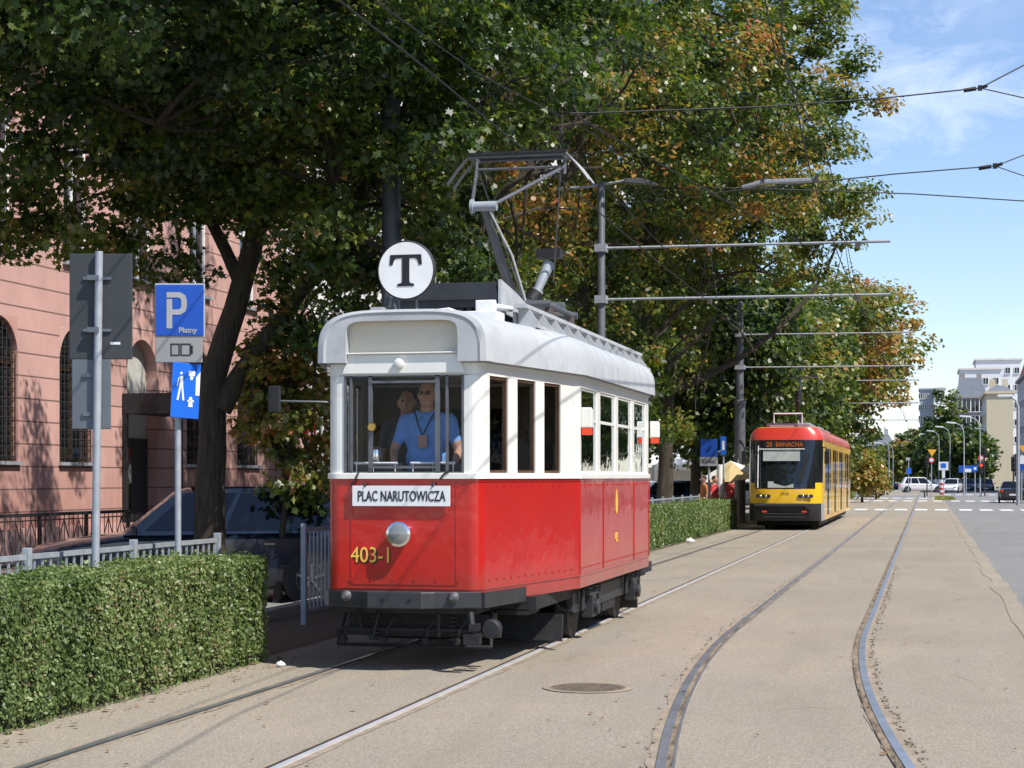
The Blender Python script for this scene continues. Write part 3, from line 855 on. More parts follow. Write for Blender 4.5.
# ------------------------------------------------------------------ people
mat('skin', (.48, .26, .18), .5, 0, .1, 10); mat('hair_grey', (.25, .24, .23), .8, 0, .2, 40, .5); mat('hair_dark', (.03, .02, .015), .8, 0, .2, 40, .5)
mat('shirt_blue', (.15, .33, .72), .8, 0, .08, 12, .3); mat('shirt_grey', (.045, .05, .06), .85, 0, .1, 12, .3); mat('trousers_dark', (.02, .022, .03), .85, 0, .1)
mat('shirt_red', (.50, .05, .05), .8); mat('shirt_orange', (.6, .22, .05), .8); mat('shirt_white', (.7, .7, .7), .8); mat('lip_brown', (.16, .06, .045), .6); mat('jeans', (.05, .08, .16), .85)
def person(loc, rz, label, top, legs, hair, height=1.75, arms=None, group=None, voxel=.012, stout=1.0, stride=0.0):
    """one continuous body: torso, head, limbs and fingers fused by voxel remesh, coloured by garment"""
    k = height / 1.75
    b = MB(); T = []
    def cap(a, c, r0, r1, n=12, part=None):
        a, c = Vector(a), Vector(c); pts = []; rs = []
        d = (c - a).normalized()
        for t in (-1, -.7, 0):
            pts.append(a + d * t * r0 * .98); rs.append(r0 * math.sqrt(max(.02, 1 - t * t)))
        for t in (.33, .66): pts.append(a.lerp(c, t)); rs.append(r0 + (r1 - r0) * t)
        for t in (0, .7, 1):
            pts.append(c + d * t * r1 * .98); rs.append(r1 * math.sqrt(max(.02, 1 - t * t)))
        b.tube(pts, rs, n)
    def ell(c, r, n=14, seg=9):
        pr = []
        for i in range(seg + 1):
            t = -math.pi / 2 + math.pi * i / seg; pr.append((max(.01, math.cos(t)), math.sin(t)))
        vs_, fs_ = [], []
        for (rr, h) in pr:
            for j in range(n):
                a = 2 * math.pi * j / n; vs_.append((c[0] + r[0] * rr * math.cos(a), c[1] + r[1] * rr * math.sin(a), c[2] + r[2] * h))
        for i in range(seg):
            for j in range(n): fs_.append((i * n + j, i * n + (j + 1) % n, (i + 1) * n + (j + 1) % n, (i + 1) * n + j))
        fs_.append(tuple(range(n - 1, -1, -1))); fs_.append(tuple(seg * n + j for j in range(n)))
        b.add(vs_, fs_, 0, True)
    w = stout
    ell((0, 0, 1.26), (.185 * w, .115 * w, .24)); ell((0, -.02 * w, 1.05), (.165 * w, .125 * w, .19)); ell((0, .0, .92), (.175 * w, .12 * w, .14))
    cap((-.15, 0, 1.40), (.15, 0, 1.40), .065, .065)
    cap((0, .01, 1.42), (0, -.01, 1.53), .066 * min(w, 1.12), .060)
    ell((0, -.015, 1.628), (.080, .097, .115)); ell((0, -.045, 1.562), (.062, .064, .058))     # skull, jaw
    ell((0, -.118, 1.612), (.015, .022, .028)); ell((0, -.102, 1.566), (.028, .012, .009))        # nose, mouth
    for s in (-1, 1):
        ell((s * .083, -.005, 1.615), (.013, .021, .034)); ell((s * .032, -.101, 1.652), (.020, .012, .009))  # ear, brow
        hip = (s * .09, 0, .90); kn = (s * .10, -.02 - s * stride * .5, .49); an = (s * .10, .03 - s * stride, .08)
        cap(hip, kn, .092 * w, .06); cap(kn, an, .058, .038)
        cap((an[0], an[1], .045), (an[0], an[1] - .17, .035), .045, .038)
        if arms: el, wr = arms[0 if s < 0 else 1]
        else: el, wr = (s * .25, .02, 1.12), (s * .26, -.06, .86)
        cap((s * .185 * min(w, 1.1), 0, 1.39), el, .056 * w, .042); cap(el, wr, .041, .028)
        E, W_ = Vector(el), Vector(wr); d = (W_ - E).normalized(); pn = W_ + d * .075
        side = d.cross(Vector((s, .2, 0)).normalized());  side = side.normalized() if side.length > .1 else Vector((0, 1, 0))
        cap(W_ + side * .012, pn + side * .012, .026, .026, 8); cap(W_ - side * .012, pn - side * .012, .026, .026, 8)
        nrm = d.cross(side).normalized()
        for j, ln in enumerate((.062, .072, .068, .052)):
            o_ = side * (.030 - j * .020); m1 = pn + o_ + d * ln * .55 + nrm * .006; cap(pn + o_, m1, .010, .009, 6); cap(m1, m1 + d * ln * .4 + nrm * .018, .009, .0075, 6)
        t0 = W_ + side * .025 + d * .02; t1 = t0 + side * .035 + d * .035; cap(t0, t1, .013, .011, 6); cap(t1, t1 + d * .03, .011, .009, 6)
    o = b.build('person', [MATS['skin'], MATS[top], MATS[legs], MATS['black_paint']], fix=True)
    md = o.modifiers.new('r', 'REMESH'); md.mode = 'VOXEL'; md.voxel_size = voxel; md.use_smooth_shade = True
    sm_ = o.modifiers.new('s', 'SMOOTH'); sm_.factor = .5; sm_.iterations = 2
    me = bpy.data.meshes.new_from_object(o.evaluated_get(bpy.context.evaluated_depsgraph_get()))
    o.modifiers.clear(); o.data = me
    me.materials.clear()
    for q in ('skin', top, legs, 'black_paint'): me.materials.append(MATS[q])
    idx = []
    for p in me.polygons:
        c = p.center; r_ = abs(c.x)
        if c.z < .09: i = 3
        elif c.z < .94 and r_ < .21: i = 2
        elif c.z > 1.462: i = 0
        else:
            i = 1
            for s in (-1, 1):
                if arms: el, wr = arms[0 if s < 0 else 1]
                else: el, wr = (s * .25, .02, 1.12), (s * .26, -.06, .86)
                E, W_ = Vector(el), Vector(wr); sh = Vector((s * .185, 0, 1.39))
                d1 = (c - sh).dot((E - sh).normalized()) / (E - sh).length
                q = c - E; d2 = q.dot((W_ - E).normalized())
                dist = (c - (E + (W_ - E).normalized() * max(0, min(d2, .5)))).length
                cl_ = sh.lerp(E, max(0, min(1, d1)))
                if (dist < .07 and d2 > -.02) or (d1 > .75 and (c - cl_).length < .07): i = 0
        idx.append(i)
    me.polygons.foreach_set('material_index', idx); me.polygons.foreach_set('use_smooth', [True] * len(idx)); me.update()
    # hair cap
    h = MB(); rws = []
    for i in range(7):
        t = math.pi / 2 * i / 6 * 1.05
        rws.append([(.085 * math.sin(t) * math.cos(a_), .01 + .102 * math.sin(t) * math.sin(a_), 1.655 + .118 * math.cos(t) - (.0 if math.sin(a_) > -.2 else .0)) for a_ in [2 * math.pi * j / 14 for j in range(14)]])
    rws = [[(x, y, z if y > -.06 else max(z, 1.70)) for x, y, z in r_] for r_ in rws]
    h.grid(rws, closed=True); ho = h.build('hair', hair, o)
    ho.location = (0, 0, -.015)
    e = MB()
    for s in (-1, 1): e.lathe([(.011, -.104), (.007, -.110), (.001, -.112)], origin=(s * .032, 0, 1.634), axis='Y', n=8)
    e.build('eyes', 'black_paint', o)
    MB().box((0, -.1085, 1.562), (.042, .006, .004)).build('lips', MATS['lip_brown'], o)
    b = MB()
    for s in (-1, 1): b.add([(s * .012, -.088 * w, 1.435), (s * .085, -.06, 1.485), (s * .10, -.075 * w, 1.43), (s * .045, -.108 * w, 1.375)], [(0, 1, 2, 3)])
    b.build('collar', top, o, solid=.006)
    o.location = loc; o.rotation_euler = (0, 0, rz); o.scale = (k, k, k)
    tag(o, label, 'person', group)
    return o
drv = person((TX + .06, TY + .55, .80), 0, 'person in light blue short sleeved shirt with lanyard driving the red tram', 'shirt_blue', 'trousers_dark', 'hair_grey', 1.74,
             arms=(((-.30, -.05, 1.12), (-.22, -.32, .98)), ((.30, -.06, 1.12), (.33, -.32, .98))), stout=1.22, voxel=.009)
b = MB(); b.tube([(-.09, -.10, 1.46), (-.05, -.155, 1.36), (0, -.175, 1.25)], .006, 5); b.tube([(.09, -.10, 1.46), (.05, -.155, 1.36), (0, -.175, 1.25)], .006, 5)
lan = b.build('lanyard', 'black_paint', drv)
MB().box((0, -.182, 1.20), (.085, .006, .115)).build('badge', mat('badge_pink', (.40, .22, .2), .5), drv)
b = MB()
for s in (-1, 1): b.tube([(s * .012, -.120, 1.634)] + [(s * (.034 + .022 * math.cos(a)), -.120, 1.634 + .016 * math.sin(a)) for a in [math.pi - .8 * j for j in range(9)]], .0035, 4)
b.build('spectacles', 'black_paint', drv)
person((TX - .34, TY + 1.25, .80), R(12), 'person in dark grey shirt standing behind the driver in the red tram', 'shirt_grey', 'trousers_dark', 'hair_dark', 1.70, voxel=.012)
# ------------------------------------------------------------------ modern yellow tram
YT = empty('tram', (-4.36, 57.0, 0), 0, 'yellow low floor tram with red roof front standing behind the vintage tram', 'tram')
mat('skirt_grey', (.30, .31, .33), .4); mat('bellows', (.04, .04, .045), .8)
def noseh(y):  # half width near the nose
    return 1.175 - .26 * max(0, 1 - y / 1.2) ** 2
def ring_at(y, z0, z1, hw, rtop=.22, n=6):
    pts = [(hw * .97, y, z0), (hw, y, z0 + .15), (hw, y, 1.1), (hw, y, 2.55)]
    for k in range(n + 1):
        a = math.pi / 2 * k / n
        pts.append((hw - .10 - rtop + (rtop + .10) * math.cos(a) - .0, y, z1 - rtop * 2 + rtop * 2 * math.sin(a)))
    full = pts + [(-x, yy, z) for x, yy, z in reversed(pts)]
    return full
LEN = 21.0
secs = [(1.25, 5.6), (5.9, 10.2), (10.5, 14.8), (15.1, LEN)]
for (y0, y1) in secs:
    b = MB(); rows = [ring_at(y, .30, 3.28, 1.175) for y in (y0, y1)]
    b.grid(rows, smooth=False)
    b.add(rows[0], [tuple(range(len(rows[0])))]); b.add(rows[1], [tuple(range(len(rows[1])))])
    for i, f in enumerate(b.f):
        zc = sum(b.v[j][2] for j in f) / len(f)
        if zc > 2.85 and len(f) == 4: b.m[i] = 1
    car_ = b.build('body_section', ['yellow_paint', 'tram_top_red'], YT)
    for s in (-1, 1):
        L_ = y1 - y0
        # windows and doors
        spans = [(y0 + .50, y0 + .30 + L_ * .27), (y0 + L_ * .42, y0 + L_ * .64), (y0 + L_ * .76, y1 - .45)]
        for j, (a, c) in enumerate(spans):
            z0 = .45 if j == 1 else 1.25
            w = MB().bbox(s * 1.172 - .006, s * 1.172 + .014, a, c, z0, 2.62).build('door' if j == 1 else 'window', 'dark_glass', car_)
            if j == 1:
                q = MB(); q.bbox(s * 1.188 - .006, s * 1.188 + .006, (a + c) / 2 - .02, (a + c) / 2 + .02, z0, 2.62); q.bbox(s * 1.188 - .006, s * 1.188 + .006, a, a + .03, z0, 2.62); q.build('door_edge', 'black_paint', w)
        q = MB(); q.bbox(s * 1.18 - .004, s * 1.18 + .004, y0 + .05, y1 - .05, .31, .42); q.build('lower_trim', 'yellow_paint', car_)
for k in range(3):
    y0, y1 = secs[k][1], secs[k + 1][0]
    b = MB(); rows = [ring_at(y0 + (y1 - y0) * t / 6, .45, 3.16, 1.10 - (.04 if t % 2 else 0)) for t in range(7)]
    b.grid(rows, smooth=False); b.build('bellows', 'bellows', YT)
# nose
def prof(z):  # how far the front leans back at height z
    if z < .55: return .10 - .12 * (z - .3) / .25 if z > .3 else .10
    if z < 1.15: return -.02
    return -.02 + .42 * ((z - 1.15) / 2.1) ** 1.5
zs = [.30, .45, .60, .75, .85, .855, 1.1, 1.30, 1.305, 1.5, 1.8, 2.2, 2.6, 2.84, 2.85, 3.0, 3.12, 3.2, 3.24]
rows = []
for z in zs:
    f0 = prof(z); sh = 1.0 if z < 2.9 else 1 - .5 * ((z - 2.9) / .34) ** 2 * .35
    row = []
    for k in range(25):
        t = -1 + 2 * k / 24
        a = t * math.pi / 2
        x = 1.175 * sh * math.copysign(abs(math.sin(a)) ** .62, a)
        y = f0 + (1.25 - f0) * (1 - abs(math.cos(a)) ** .42)
        row.append((x, y, z))
    rows.append(row)
b = MB(); b.grid(rows)
for i, f in enumerate(b.f):
    c = Vector((0, 0, 0))
    for j in f: c += Vector(b.v[j])
    c /= len(f); z = c.z
    low = 1.28 + .13 * (abs(c.x) / 1.0) ** 3
    if z < .852: b.m[i] = 1 if c.y < .45 else 4
    elif z < low: b.m[i] = 0
    elif z < 2.845: b.m[i] = 2 if c.y < .72 else 0
    else: b.m[i] = 3
top = rows[-1]; b.add(top, [tuple(range(len(top)))], 3)
b.build('nose', ['yellow_paint', 'black_iron', 'dark_glass', 'tram_top_red', 'skirt_grey'], YT)
b = MB(); b.bbox(-.62, .62, .16, .20, 2.60, 2.80); dsp = b.build('destination_display', 'black_paint', YT)
m = bpy.data.materials.new('amber_led'); m.use_nodes = True
pn = m.node_tree.nodes['Principled BSDF']; pn.inputs['Base Color'].default_value = (.35, .08, .01, 1); pn.inputs['Emission Color'].default_value = (1, .25, .03, 1); pn.inputs['Emission Strength'].default_value = .06
MATS['amber_led'] = m
text('display_text', '25  BANACHA', .20, 'amber_led', dsp, (0, .155, 2.70), sx=.9, bold=.004)
b = MB(); b.box((-.10, .12, 2.36), (1.15, .03, .36), rx=-.2); b.build('sun_blind', mat('blind_grey', (.34, .38, .36), .8), YT)
b = MB(); b.box((-.12, .02, 1.44), (.80, .03, .20), rx=-.15); b.build('dashboard', 'blind_grey', YT)
MB().box((.58, .06, 1.95), (.16, .02, .95), rx=-.2, ry=.25).build('wiper', 'black_paint', YT)
MB().box((-.83, .10, 2.0), (.03, .04, 1.35), rx=-.18).build('windscreen_strip', 'lamp_white', YT)
MB().box((-.1, .12, 2.56), (1.45, .03, .025), rx=-.18).build('windscreen_strip', 'lamp_white', YT)
for s in (-1, 1):
    hl2 = MB().box((s * .66, -.005, 1.08), (.46, .05, .10), rz=s * .12).build('headlight', 'black_paint', YT, bevel=.02)
    for k in (0, 1): MB().lathe([(.04, -.045), (.03, -.055), (.01, -.06)], origin=(s * (.58 + k * .16), .0 + k * .02, 1.08), axis='Y', n=12).build('bulb', 'chrome', hl2)
    mr = MB().tube([(s * 1.05, .6, 2.6), (s * 1.25, .35, 2.62), (s * 1.30, .35, 2.5)], .02, 6).build('mirror_arm', 'black_paint', YT)
    MB().box((s * 1.30, .35, 2.3), (.16, .05, .40)).build('mirror', 'black_paint', mr, bevel=.02)
b = MB(); b.box((0, -.06, .80), (1.9, .10, .08)); b.box((0, -.05, .52), (1.3, .04, .03)); b.box((0, -.05, .43), (1.3, .04, .03)); b.build('bumper', 'dark_grey_metal', YT, bevel=.02)
for s in (-1, 1): MB().box((s * .62, -.03, .60), (.16, .04, .06)).build('tail_light', 'red_lens', YT)
text('fleet_number', '3116', .12, 'black_paint', YT, (.02, -.028, 1.16), sx=1)
MB().bbox(-1.0, 1.0, 1.5, LEN - .5, .12, .34).build('underframe', 'black_iron', YT)
for y in (2.2, 4.0, 12.0, 13.4, 18, 19.6):
    for s in (-1, 1): MB().lathe([(.30, -.05), (.30, .05)], origin=(s * .74, y, .31), axis='X', n=20).build('wheel', 'black_iron', YT)
b = MB(); [MB().bbox(-.7, .7, a_, c_, 3.26, h_).build('roof_unit', 'galvanised', YT, bevel=.03) for a_, c_, h_ in ((1.6, 4.8, 3.42), (7, 9.6, 3.45), (11, 14, 3.42))]
b = MB(); b.tube([(-.45, 1.5, 3.42), (-.45, 1.5, 3.72), (.45, 1.5, 3.72), (.45, 1.5, 3.42)], .03, 6); b.build('roof_rail', 'lamp_white', YT)
b = MB(); b.tube([(0, 7.5, 3.5), (0, 6.2, 4.3), (0, 7.6, 5.15)], .04, 6); b.tube([(-.8, 7.6, 4.95), (-.6, 7.6, 5.2), (.6, 7.6, 5.2), (.8, 7.6, 4.95)], .03, 6); b.tube([(0, 6.4, 4.2), (0, 6.3, 4.7)], .11, 8); b.build('pantograph', 'dark_grey_metal', YT)

# ------------------------------------------------------------------ leaves
STAR = np.array([(0, -.5), (.12, -.28), (.42, -.30), (.30, -.06), (.52, .14), (.22, .16), (.13, .30), (0, .56), (-.13, .30), (-.22, .16), (-.52, .14), (-.30, -.06), (-.42, -.30), (-.12, -.28)])
OVAL = np.array([(0, -.5), (.30, -.12), (.22, .28), (0, .5), (-.22, .28), (-.30, -.12)])
QUAD = np.array([(0, -.5), (.36, 0), (0, .5), (-.36, 0)])
def leaves(name, C, N, S, tone, shape, material, parent=None, curl=.25):
    """C centres, N normals, S sizes, tone per leaf -> one mesh"""
    n = len(C); k = len(shape)
    N = N / (np.linalg.norm(N, axis=1, keepdims=True) + 1e-9)
    A = rng.normal(size=(n, 3)); U = np.cross(N, A); U /= (np.linalg.norm(U, axis=1, keepdims=True) + 1e-9); V = np.cross(N, U)
    sx, sy = shape[:, 0], shape[:, 1]
    V3 = C[:, None, :] + S[:, None, None] * (U[:, None, :] * sx[None, :, None] + V[:, None, :] * sy[None, :, None] - N[:, None, :] * (curl * (sx ** 2 * 1.5 + np.maximum(sy, 0) ** 2))[None, :, None])
    jit = rng.uniform(.72, 1.22, (n, k, 1)) if k > 4 else 1
    V3 = C[:, None, :] + (V3 - C[:, None, :]) * jit
    me = bpy.data.meshes.new(name)
    me.vertices.add(n * k); me.vertices.foreach_set('co', V3.astype(np.float32).ravel())
    me.loops.add(n * k); me.loops.foreach_set('vertex_index', np.arange(n * k, dtype=np.int32))
    me.polygons.add(n); me.polygons.foreach_set('loop_start', np.arange(0, n * k, k, dtype=np.int32))
    me.update(calc_edges=True)
    at_ = me.attributes.new('tone', 'FLOAT', 'FACE'); at_.data.foreach_set('value', np.clip(tone, 0, 1).astype(np.float32))
    me.materials.append(MATS[material])
    o = bpy.data.objects.new(name, me); COL.objects.link(o)
    if parent: o.parent = parent
    return o
def pnoise(P, s, seed=0):
    r = np.random.default_rng(seed); v = np.zeros(len(P))
    for i in range(6):
        d = r.normal(size=3); d /= np.linalg.norm(d)
        v += np.sin(P @ d * s * (1 + i * .45) + r.uniform(0, 6.28)) / (1 + i * .3)
    return v / 3.2

# ------------------------------------------------------------------ hedges
leaf_mat('hedge_leaf', [(0, (.025, .05, .014)), (.35, (.080, .13, .034)), (.7, (.17, .235, .075)), (.9, (.27, .31, .13)), (1, (.24, .17, .09))], .28, .45)
mat('hedge_twigs', (.035, .04, .018), .9, 0, .5, 30, 1)
def hedge(x0, x1, y0, y1, h, dens, size, label, near=False, shape=OVAL, fx=True):
    b = MB(); b.bbox(x0 + .10, x1 - .10, y0 + .08, y1 - .08, .0, h - .09)
    o = b.build('hedge', 'hedge_twigs'); tag(o, label, 'hedge', 'clipped hedges along the tramway')
    o2 = []
    Ls = y1 - y0; Ws = x1 - x0
    for (area, kind) in ((Ls * h, 'f'), (Ls * h * .25, 'b'), (Ls * Ws, 't'), (Ws * h, 'e0'), (Ws * h, 'e1')):
        n = int(area * dens)
        u, v = rng.random(n), rng.random(n); dp = rng.exponential(.045, n) - .02
        if kind in 'fb': P = np.c_[np.full(n, x1) - dp if kind == 'f' else x0 + dp, y0 + u * Ls, v * h]; nn = (1, 0, .25) if kind == 'f' else (-1, 0, .25)
        elif kind == 't': P = np.c_[x0 + u * Ws, y0 + v * Ls, h - dp * .8]; nn = (0.1, 0, 1)
        else: P = np.c_[x0 + u * Ws, (y0 + dp) if kind == 'e0' else (y1 - dp), v * h]; nn = (0, -1 if kind == 'e0' else 1, .2)
        # uneven surface and a ragged base
        bumps = pnoise(P, 7.5, 3) * .045 + pnoise(P, 1.6, 5) * .04
        P[:, 0] += bumps * (nn[0] if nn[0] in (1, -1) else 0); P[:, 2] += bumps * .8 * (1 if kind == 't' else 0)
        hole = (pnoise(P, 9, 17) > .80) & (rng.random(n) < .75)
        keep = ~(((P[:, 2] < .10) & (rng.random(n) < .6)) | hole); P = P[keep]
        if kind == 't': P[:, 2] += (rng.random(len(P)) < .04) * rng.uniform(.02, .07, len(P))
        N = np.array(nn) + rng.normal(size=P.shape) * .55
        tn = .57 + pnoise(P, 3.0, 8) * .22 + rng.normal(size=len(P)) * .20
        brown = pnoise(P, 2.3, 21) > .93
        tn = np.where(brown & (rng.random(len(P)) < .6), .97, tn)
        o2.append((P, N, tn))
    P = np.concatenate([a[0] for a in o2]); N = np.concatenate([a[1] for a in o2]); tn = np.concatenate([a[2] for a in o2])
    leaves('foliage', P, N, size * rng.uniform(.6, 1.3, len(P)), tn, shape, 'hedge_leaf', o)
    return o
hedge(-6.62, -5.84, 7.2, 15.45, .95, 5200, .034, 'near clipped green hedge in front of the two tall sign poles')
hedge(-6.85, -6.12, 28.0, 59.5, .94, 1700, .060, 'clipped green hedge running from the red tram to the yellow tram', shape=QUAD)
hedge(-6.3, -5.7, 124, 150, 1.0, 160, .16, 'distant clipped green hedge behind the yellow tram near the crossing', shape=QUAD)

# ------------------------------------------------------------------ fences
def fence(x, y0, y1, h, label, bar=.135, panel=2.0):
    t = empty('railing', (x, y0, 0), 0, label, 'railing', 'galvanised street railings')
    L_ = y1 - y0; n = max(1, round(L_ / panel)); pl = L_ / n
    for k in range(n + 1): MB().box((0, k * pl, h / 2 + .02), (.06, .06, h + .04)).build('post', 'galvanised', t, bevel=.006)
    for k in range(n):
        a, c = k * pl + .045, (k + 1) * pl - .045
        for z in (h - .03, .16): MB().bbox(-.02, .02, a, c, z - .02, z + .02).build('rail', 'galvanised', t)
    nb = int(L_ / bar)
    if nb > 95: bar = L_ / 95; nb = 95
    src = None
    for k in range(nb):
        y = bar * (k + .5)
        if src is None: src = MB().bbox(-.008, .008, -.008, .008, .17, h - .045).build('bar', 'galvanised', t)
        o = src if k == 0 else src.copy()
        if k: COL.objects.link(o); o.parent = t
        o.location = (0, y, 0)
fence(-6.80, 7.0, 16.6, 1.09, 'grey metal railing directly behind the near hedge')
fence(-6.88, 19.35, 27.6, 1.11, 'grey metal railing between the gap in the hedge and the red tram')
fence(-7.05, 33, 57.0, 1.10, 'long grey metal railing behind the hedge by the parked cars')
# ornamental iron balustrade by the pink building
t = empty('iron_balustrade', (-15.6, 22.4, 0), 0, 'black wrought iron balustrade with diamond pattern before the pink facade', 'balustrade')
b = MB()
MB().box((0, 5.5, 1.0), (.08, 11.4, .06)).build('handrail', 'black_iron', t)
MB().box((0, 5.5, .12), (.05, 11.4, .05)).build('lower_rail', 'black_iron', t)
for k in range(7): MB().bbox(-.03, .03, -.1 + k * 1.85, -.04 + k * 1.85, 0, 1.0).build('post', 'black_iron', t)
for k in range(6):
    y0 = -.05 + k * 1.85
    b = MB()
    for j in range(9): y = y0 + .2 + j * .185; b.tube([(0, y, .12), (0, y, .98)], .009, 4)
    for j in range(3):
        yc = y0 + .35 + j * .58; b.tube([(0, yc, .2), (0, yc + .19, .55), (0, yc, .9), (0, yc - .19, .55), (0, yc, .2)], .012, 4)
    b.tube([(0, y0, .9), (0, y0 + 1.85, .9)], .012, 4)
    b.build('iron_panel', 'black_iron', t)

# ------------------------------------------------------------------ trees
GREEN = [(0, (.014, .030, .007)), (.28, (.042, .080, .014)), (.5, (.115, .155, .024)), (.68, (.25, .24, .045)), (.84, (.36, .20, .055)), (1, (.36, .12, .045))]
leaf_mat('maple_leaf', GREEN, .38, .40)
def bark(name, base):
    m = bpy.data.materials.new(name); m.use_nodes = True; nt = m.node_tree; p = nt.nodes['Principled BSDF']
    f = tex(nt, 14, 8, .75, mapscale=(1, 1, .14), dist=1.5); g = tex(nt, 2, 4)
    c = ramp(nt, f, [(.35, tuple(x * .35 for x in base)), (.6, base), (.75, tuple(x * 1.6 for x in base))])
    c = mixc(nt, ramp(nt, g, [(.5, (0, 0, 0)), (.75, (.6, .6, .6))]), c, (.07, .09, .04))
    nt.links.new(c, p.inputs['Base Color']); p.inputs['Roughness'].default_value = .9
    b_ = nt.nodes.new('ShaderNodeBump'); b_.inputs['Strength'].default_value = 1; b_.inputs['Distance'].default_value = .12
    nt.links.new(f, b_.inputs['Height']); nt.links.new(b_.outputs[0], p.inputs['Normal']); MATS[name] = m
bark('bark', (.12, .095, .065))
def curve_pts(a, c, n, sag, seed):
    r = random.Random(seed); a, c = Vector(a), Vector(c); L_ = (c - a).length
    o1 = Vector((r.uniform(-1, 1), r.uniform(-1, 1), r.uniform(-.2, .8))) * L_ * .14
    o2 = Vector((r.uniform(-1, 1), r.uniform(-1, 1), r.uniform(-.8, .2))) * L_ * .07
    if sag < 0: o1 *= .25; o2 *= .3
    return [a.lerp(c, i / n) + o1 * math.sin(math.pi * i / n) + o2 * math.sin(2 * math.pi * i / n) for i in range(n + 1)]
def tree(name, label, X, Y, trunk, rad, crowns, clumps, per, size, tonef, group, shape=STAR, clump_r=.85, limbs=12, twigs=60, seed=1, extra=None, cat='tree'):
    """trunk: local 3D points; crowns: ellipsoids (cx,cy,cz,rx,ry,rz) local"""
    r = np.random.default_rng(seed); rr = random.Random(seed)
    t = empty(name, (X, Y, 0), 0, label, cat, group)
    b = MB()
    tp = [Vector(p) for p in trunk]
    # smooth trunk
    pts, rs = [], []
    for i in range(len(tp) - 1):
        for j in range(4):
            q = j / 4; pts.append(tp[i].lerp(tp[i + 1], q) + Vector((rr.uniform(-.02, .02), rr.uniform(-.02, .02), 0)) * rad * 3); rs.append(None)
    pts.append(tp[-1]); n = len(pts)
    rs = [rad * (1.25 - .25 * min(1, i / 2)) * (1 - .72 * (i / (n - 1))) if i else rad * 1.45 for i in range(n)]
    b.tube(pts, rs, 12)
    cs = []
    vol = np.array([c[3] * c[4] * c[5] for c in crowns]); vol = vol ** .75; vol = vol / vol.sum()
    for c, w in zip(crowns, vol):
        m = max(4, int(clumps * w)); d = r.normal(size=(m, 3)); d /= np.linalg.norm(d, axis=1, keepdims=True)
        rad_ = r.random(m) ** .42
        q = np.array(c[:3]) + d * rad_[:, None] * np.array(c[3:6]); cs.append(np.c_[q, rad_])
    cs = np.concatenate(cs); CC = cs[:, :3]
    cen = np.average([c[:3] for c in crowns], axis=0, weights=vol)
    # limbs
    ends = []
    order = r.permutation(len(CC))
    for k in range(min(limbs, len(CC))):
        e = Vector(CC[order[k]]); s_i = min(n - 1, max(int(n * .35), int(n * (.4 + .5 * rr.random()))))
        st_ = pts[s_i]
        cp = curve_pts(st_, st_.lerp(e, .92), 7, 0, seed * 31 + k)
        r0 = rs[s_i] * .62; b.tube(cp, [r0 * (1 - .85 * i / 7) + .008 for i in range(8)], 7); ends += cp[2:]
    if extra:
        for (a, c, r0) in extra:
            cp = curve_pts(a, c, 7, -1, 5); b.tube(cp, [r0 * (1 - .6 * i / 7) for i in range(8)], 10); ends += cp[3:]
    for k in range(min(twigs, len(CC))):
        e = Vector(CC[order[-1 - k]])
        if not ends: break
        s_ = min(rr.sample(ends, min(14, len(ends))), key=lambda q: (q - e).length)
        cp = curve_pts(s_, e, 5, 0, seed * 77 + k); b.tube(cp, [.035 * (1 - .8 * i / 5) + .004 for i in range(6)], 5, caps=False)
    b.build('trunk', 'bark', t, fix=False)
    # leaves
    m = len(CC); cnt = r.integers(int(per * .5), int(per * 1.4) + 1, m)
    idx = np.repeat(np.arange(m), cnt); nL = len(idx)
    cr = clump_r * r.uniform(.6, 1.25, m)
    d = r.normal(size=(nL, 3)); d /= np.linalg.norm(d, axis=1, keepdims=True); rd = r.random(nL) ** .5
    off = d * (rd * cr[idx])[:, None] * np.array([1, 1, .62])
    P = CC[idx] + off; P[:, 2] -= (off[:, 0] ** 2 + off[:, 1] ** 2) * .25 / clump_r
    # pruned clear of the tramway and its poles
    if X < -7 and Y < 67:
        W0 = P + np.array([X, Y, 0]); cut = (W0[:, 0] > -7.15 + .25 * pnoise(W0, 1.2, 61)) & (W0[:, 2] < 8.4 + .5 * pnoise(W0, .9, 60)) & (W0[:, 1] > 24.5)
        keep = ~cut; P = P[keep]; off = off[keep]; idx = idx[keep]; nL = len(P)
    out = P - cen; out /= (np.linalg.norm(out, axis=1, keepdims=True) + 1e-6)
    N = out * .55 + off / clump_r * .5 + np.array([0, 0, .75]) + r.normal(size=(nL, 3)) * .55
    W = P + np.array([X, Y, 0])
    tone = tonef(W, idx, r)
    leaves('crown', P, N, size * r.uniform(.65, 1.25, nL), tone, shape, 'maple_leaf', t)
    return t
def tone_green(base=.30, brown=.0, seed=4, amp=.16):
    def f(W, idx, r):
        cl = r.normal(size=idx.max() + 1) * .07
        tn = base + pnoise(W, .9, seed) * amp + cl[idx] + r.normal(size=len(W)) * .13
        if brown:
            bz = pnoise(W, .55, seed + 7) + pnoise(W, 1.5, seed + 9) * .5
            k = np.clip((bz - (1.0 - brown * 1.6)) * 3.0, 0, 1) * np.clip((W[:, 2] - 4.6) / 2.5, 0, 1)
            tn = np.where(r.random(len(W)) < k * .9, .79 + cl[idx] + r.normal(size=len(W)) * .08, tn)
        return tn
    return f
G = 'street trees along the tramway'
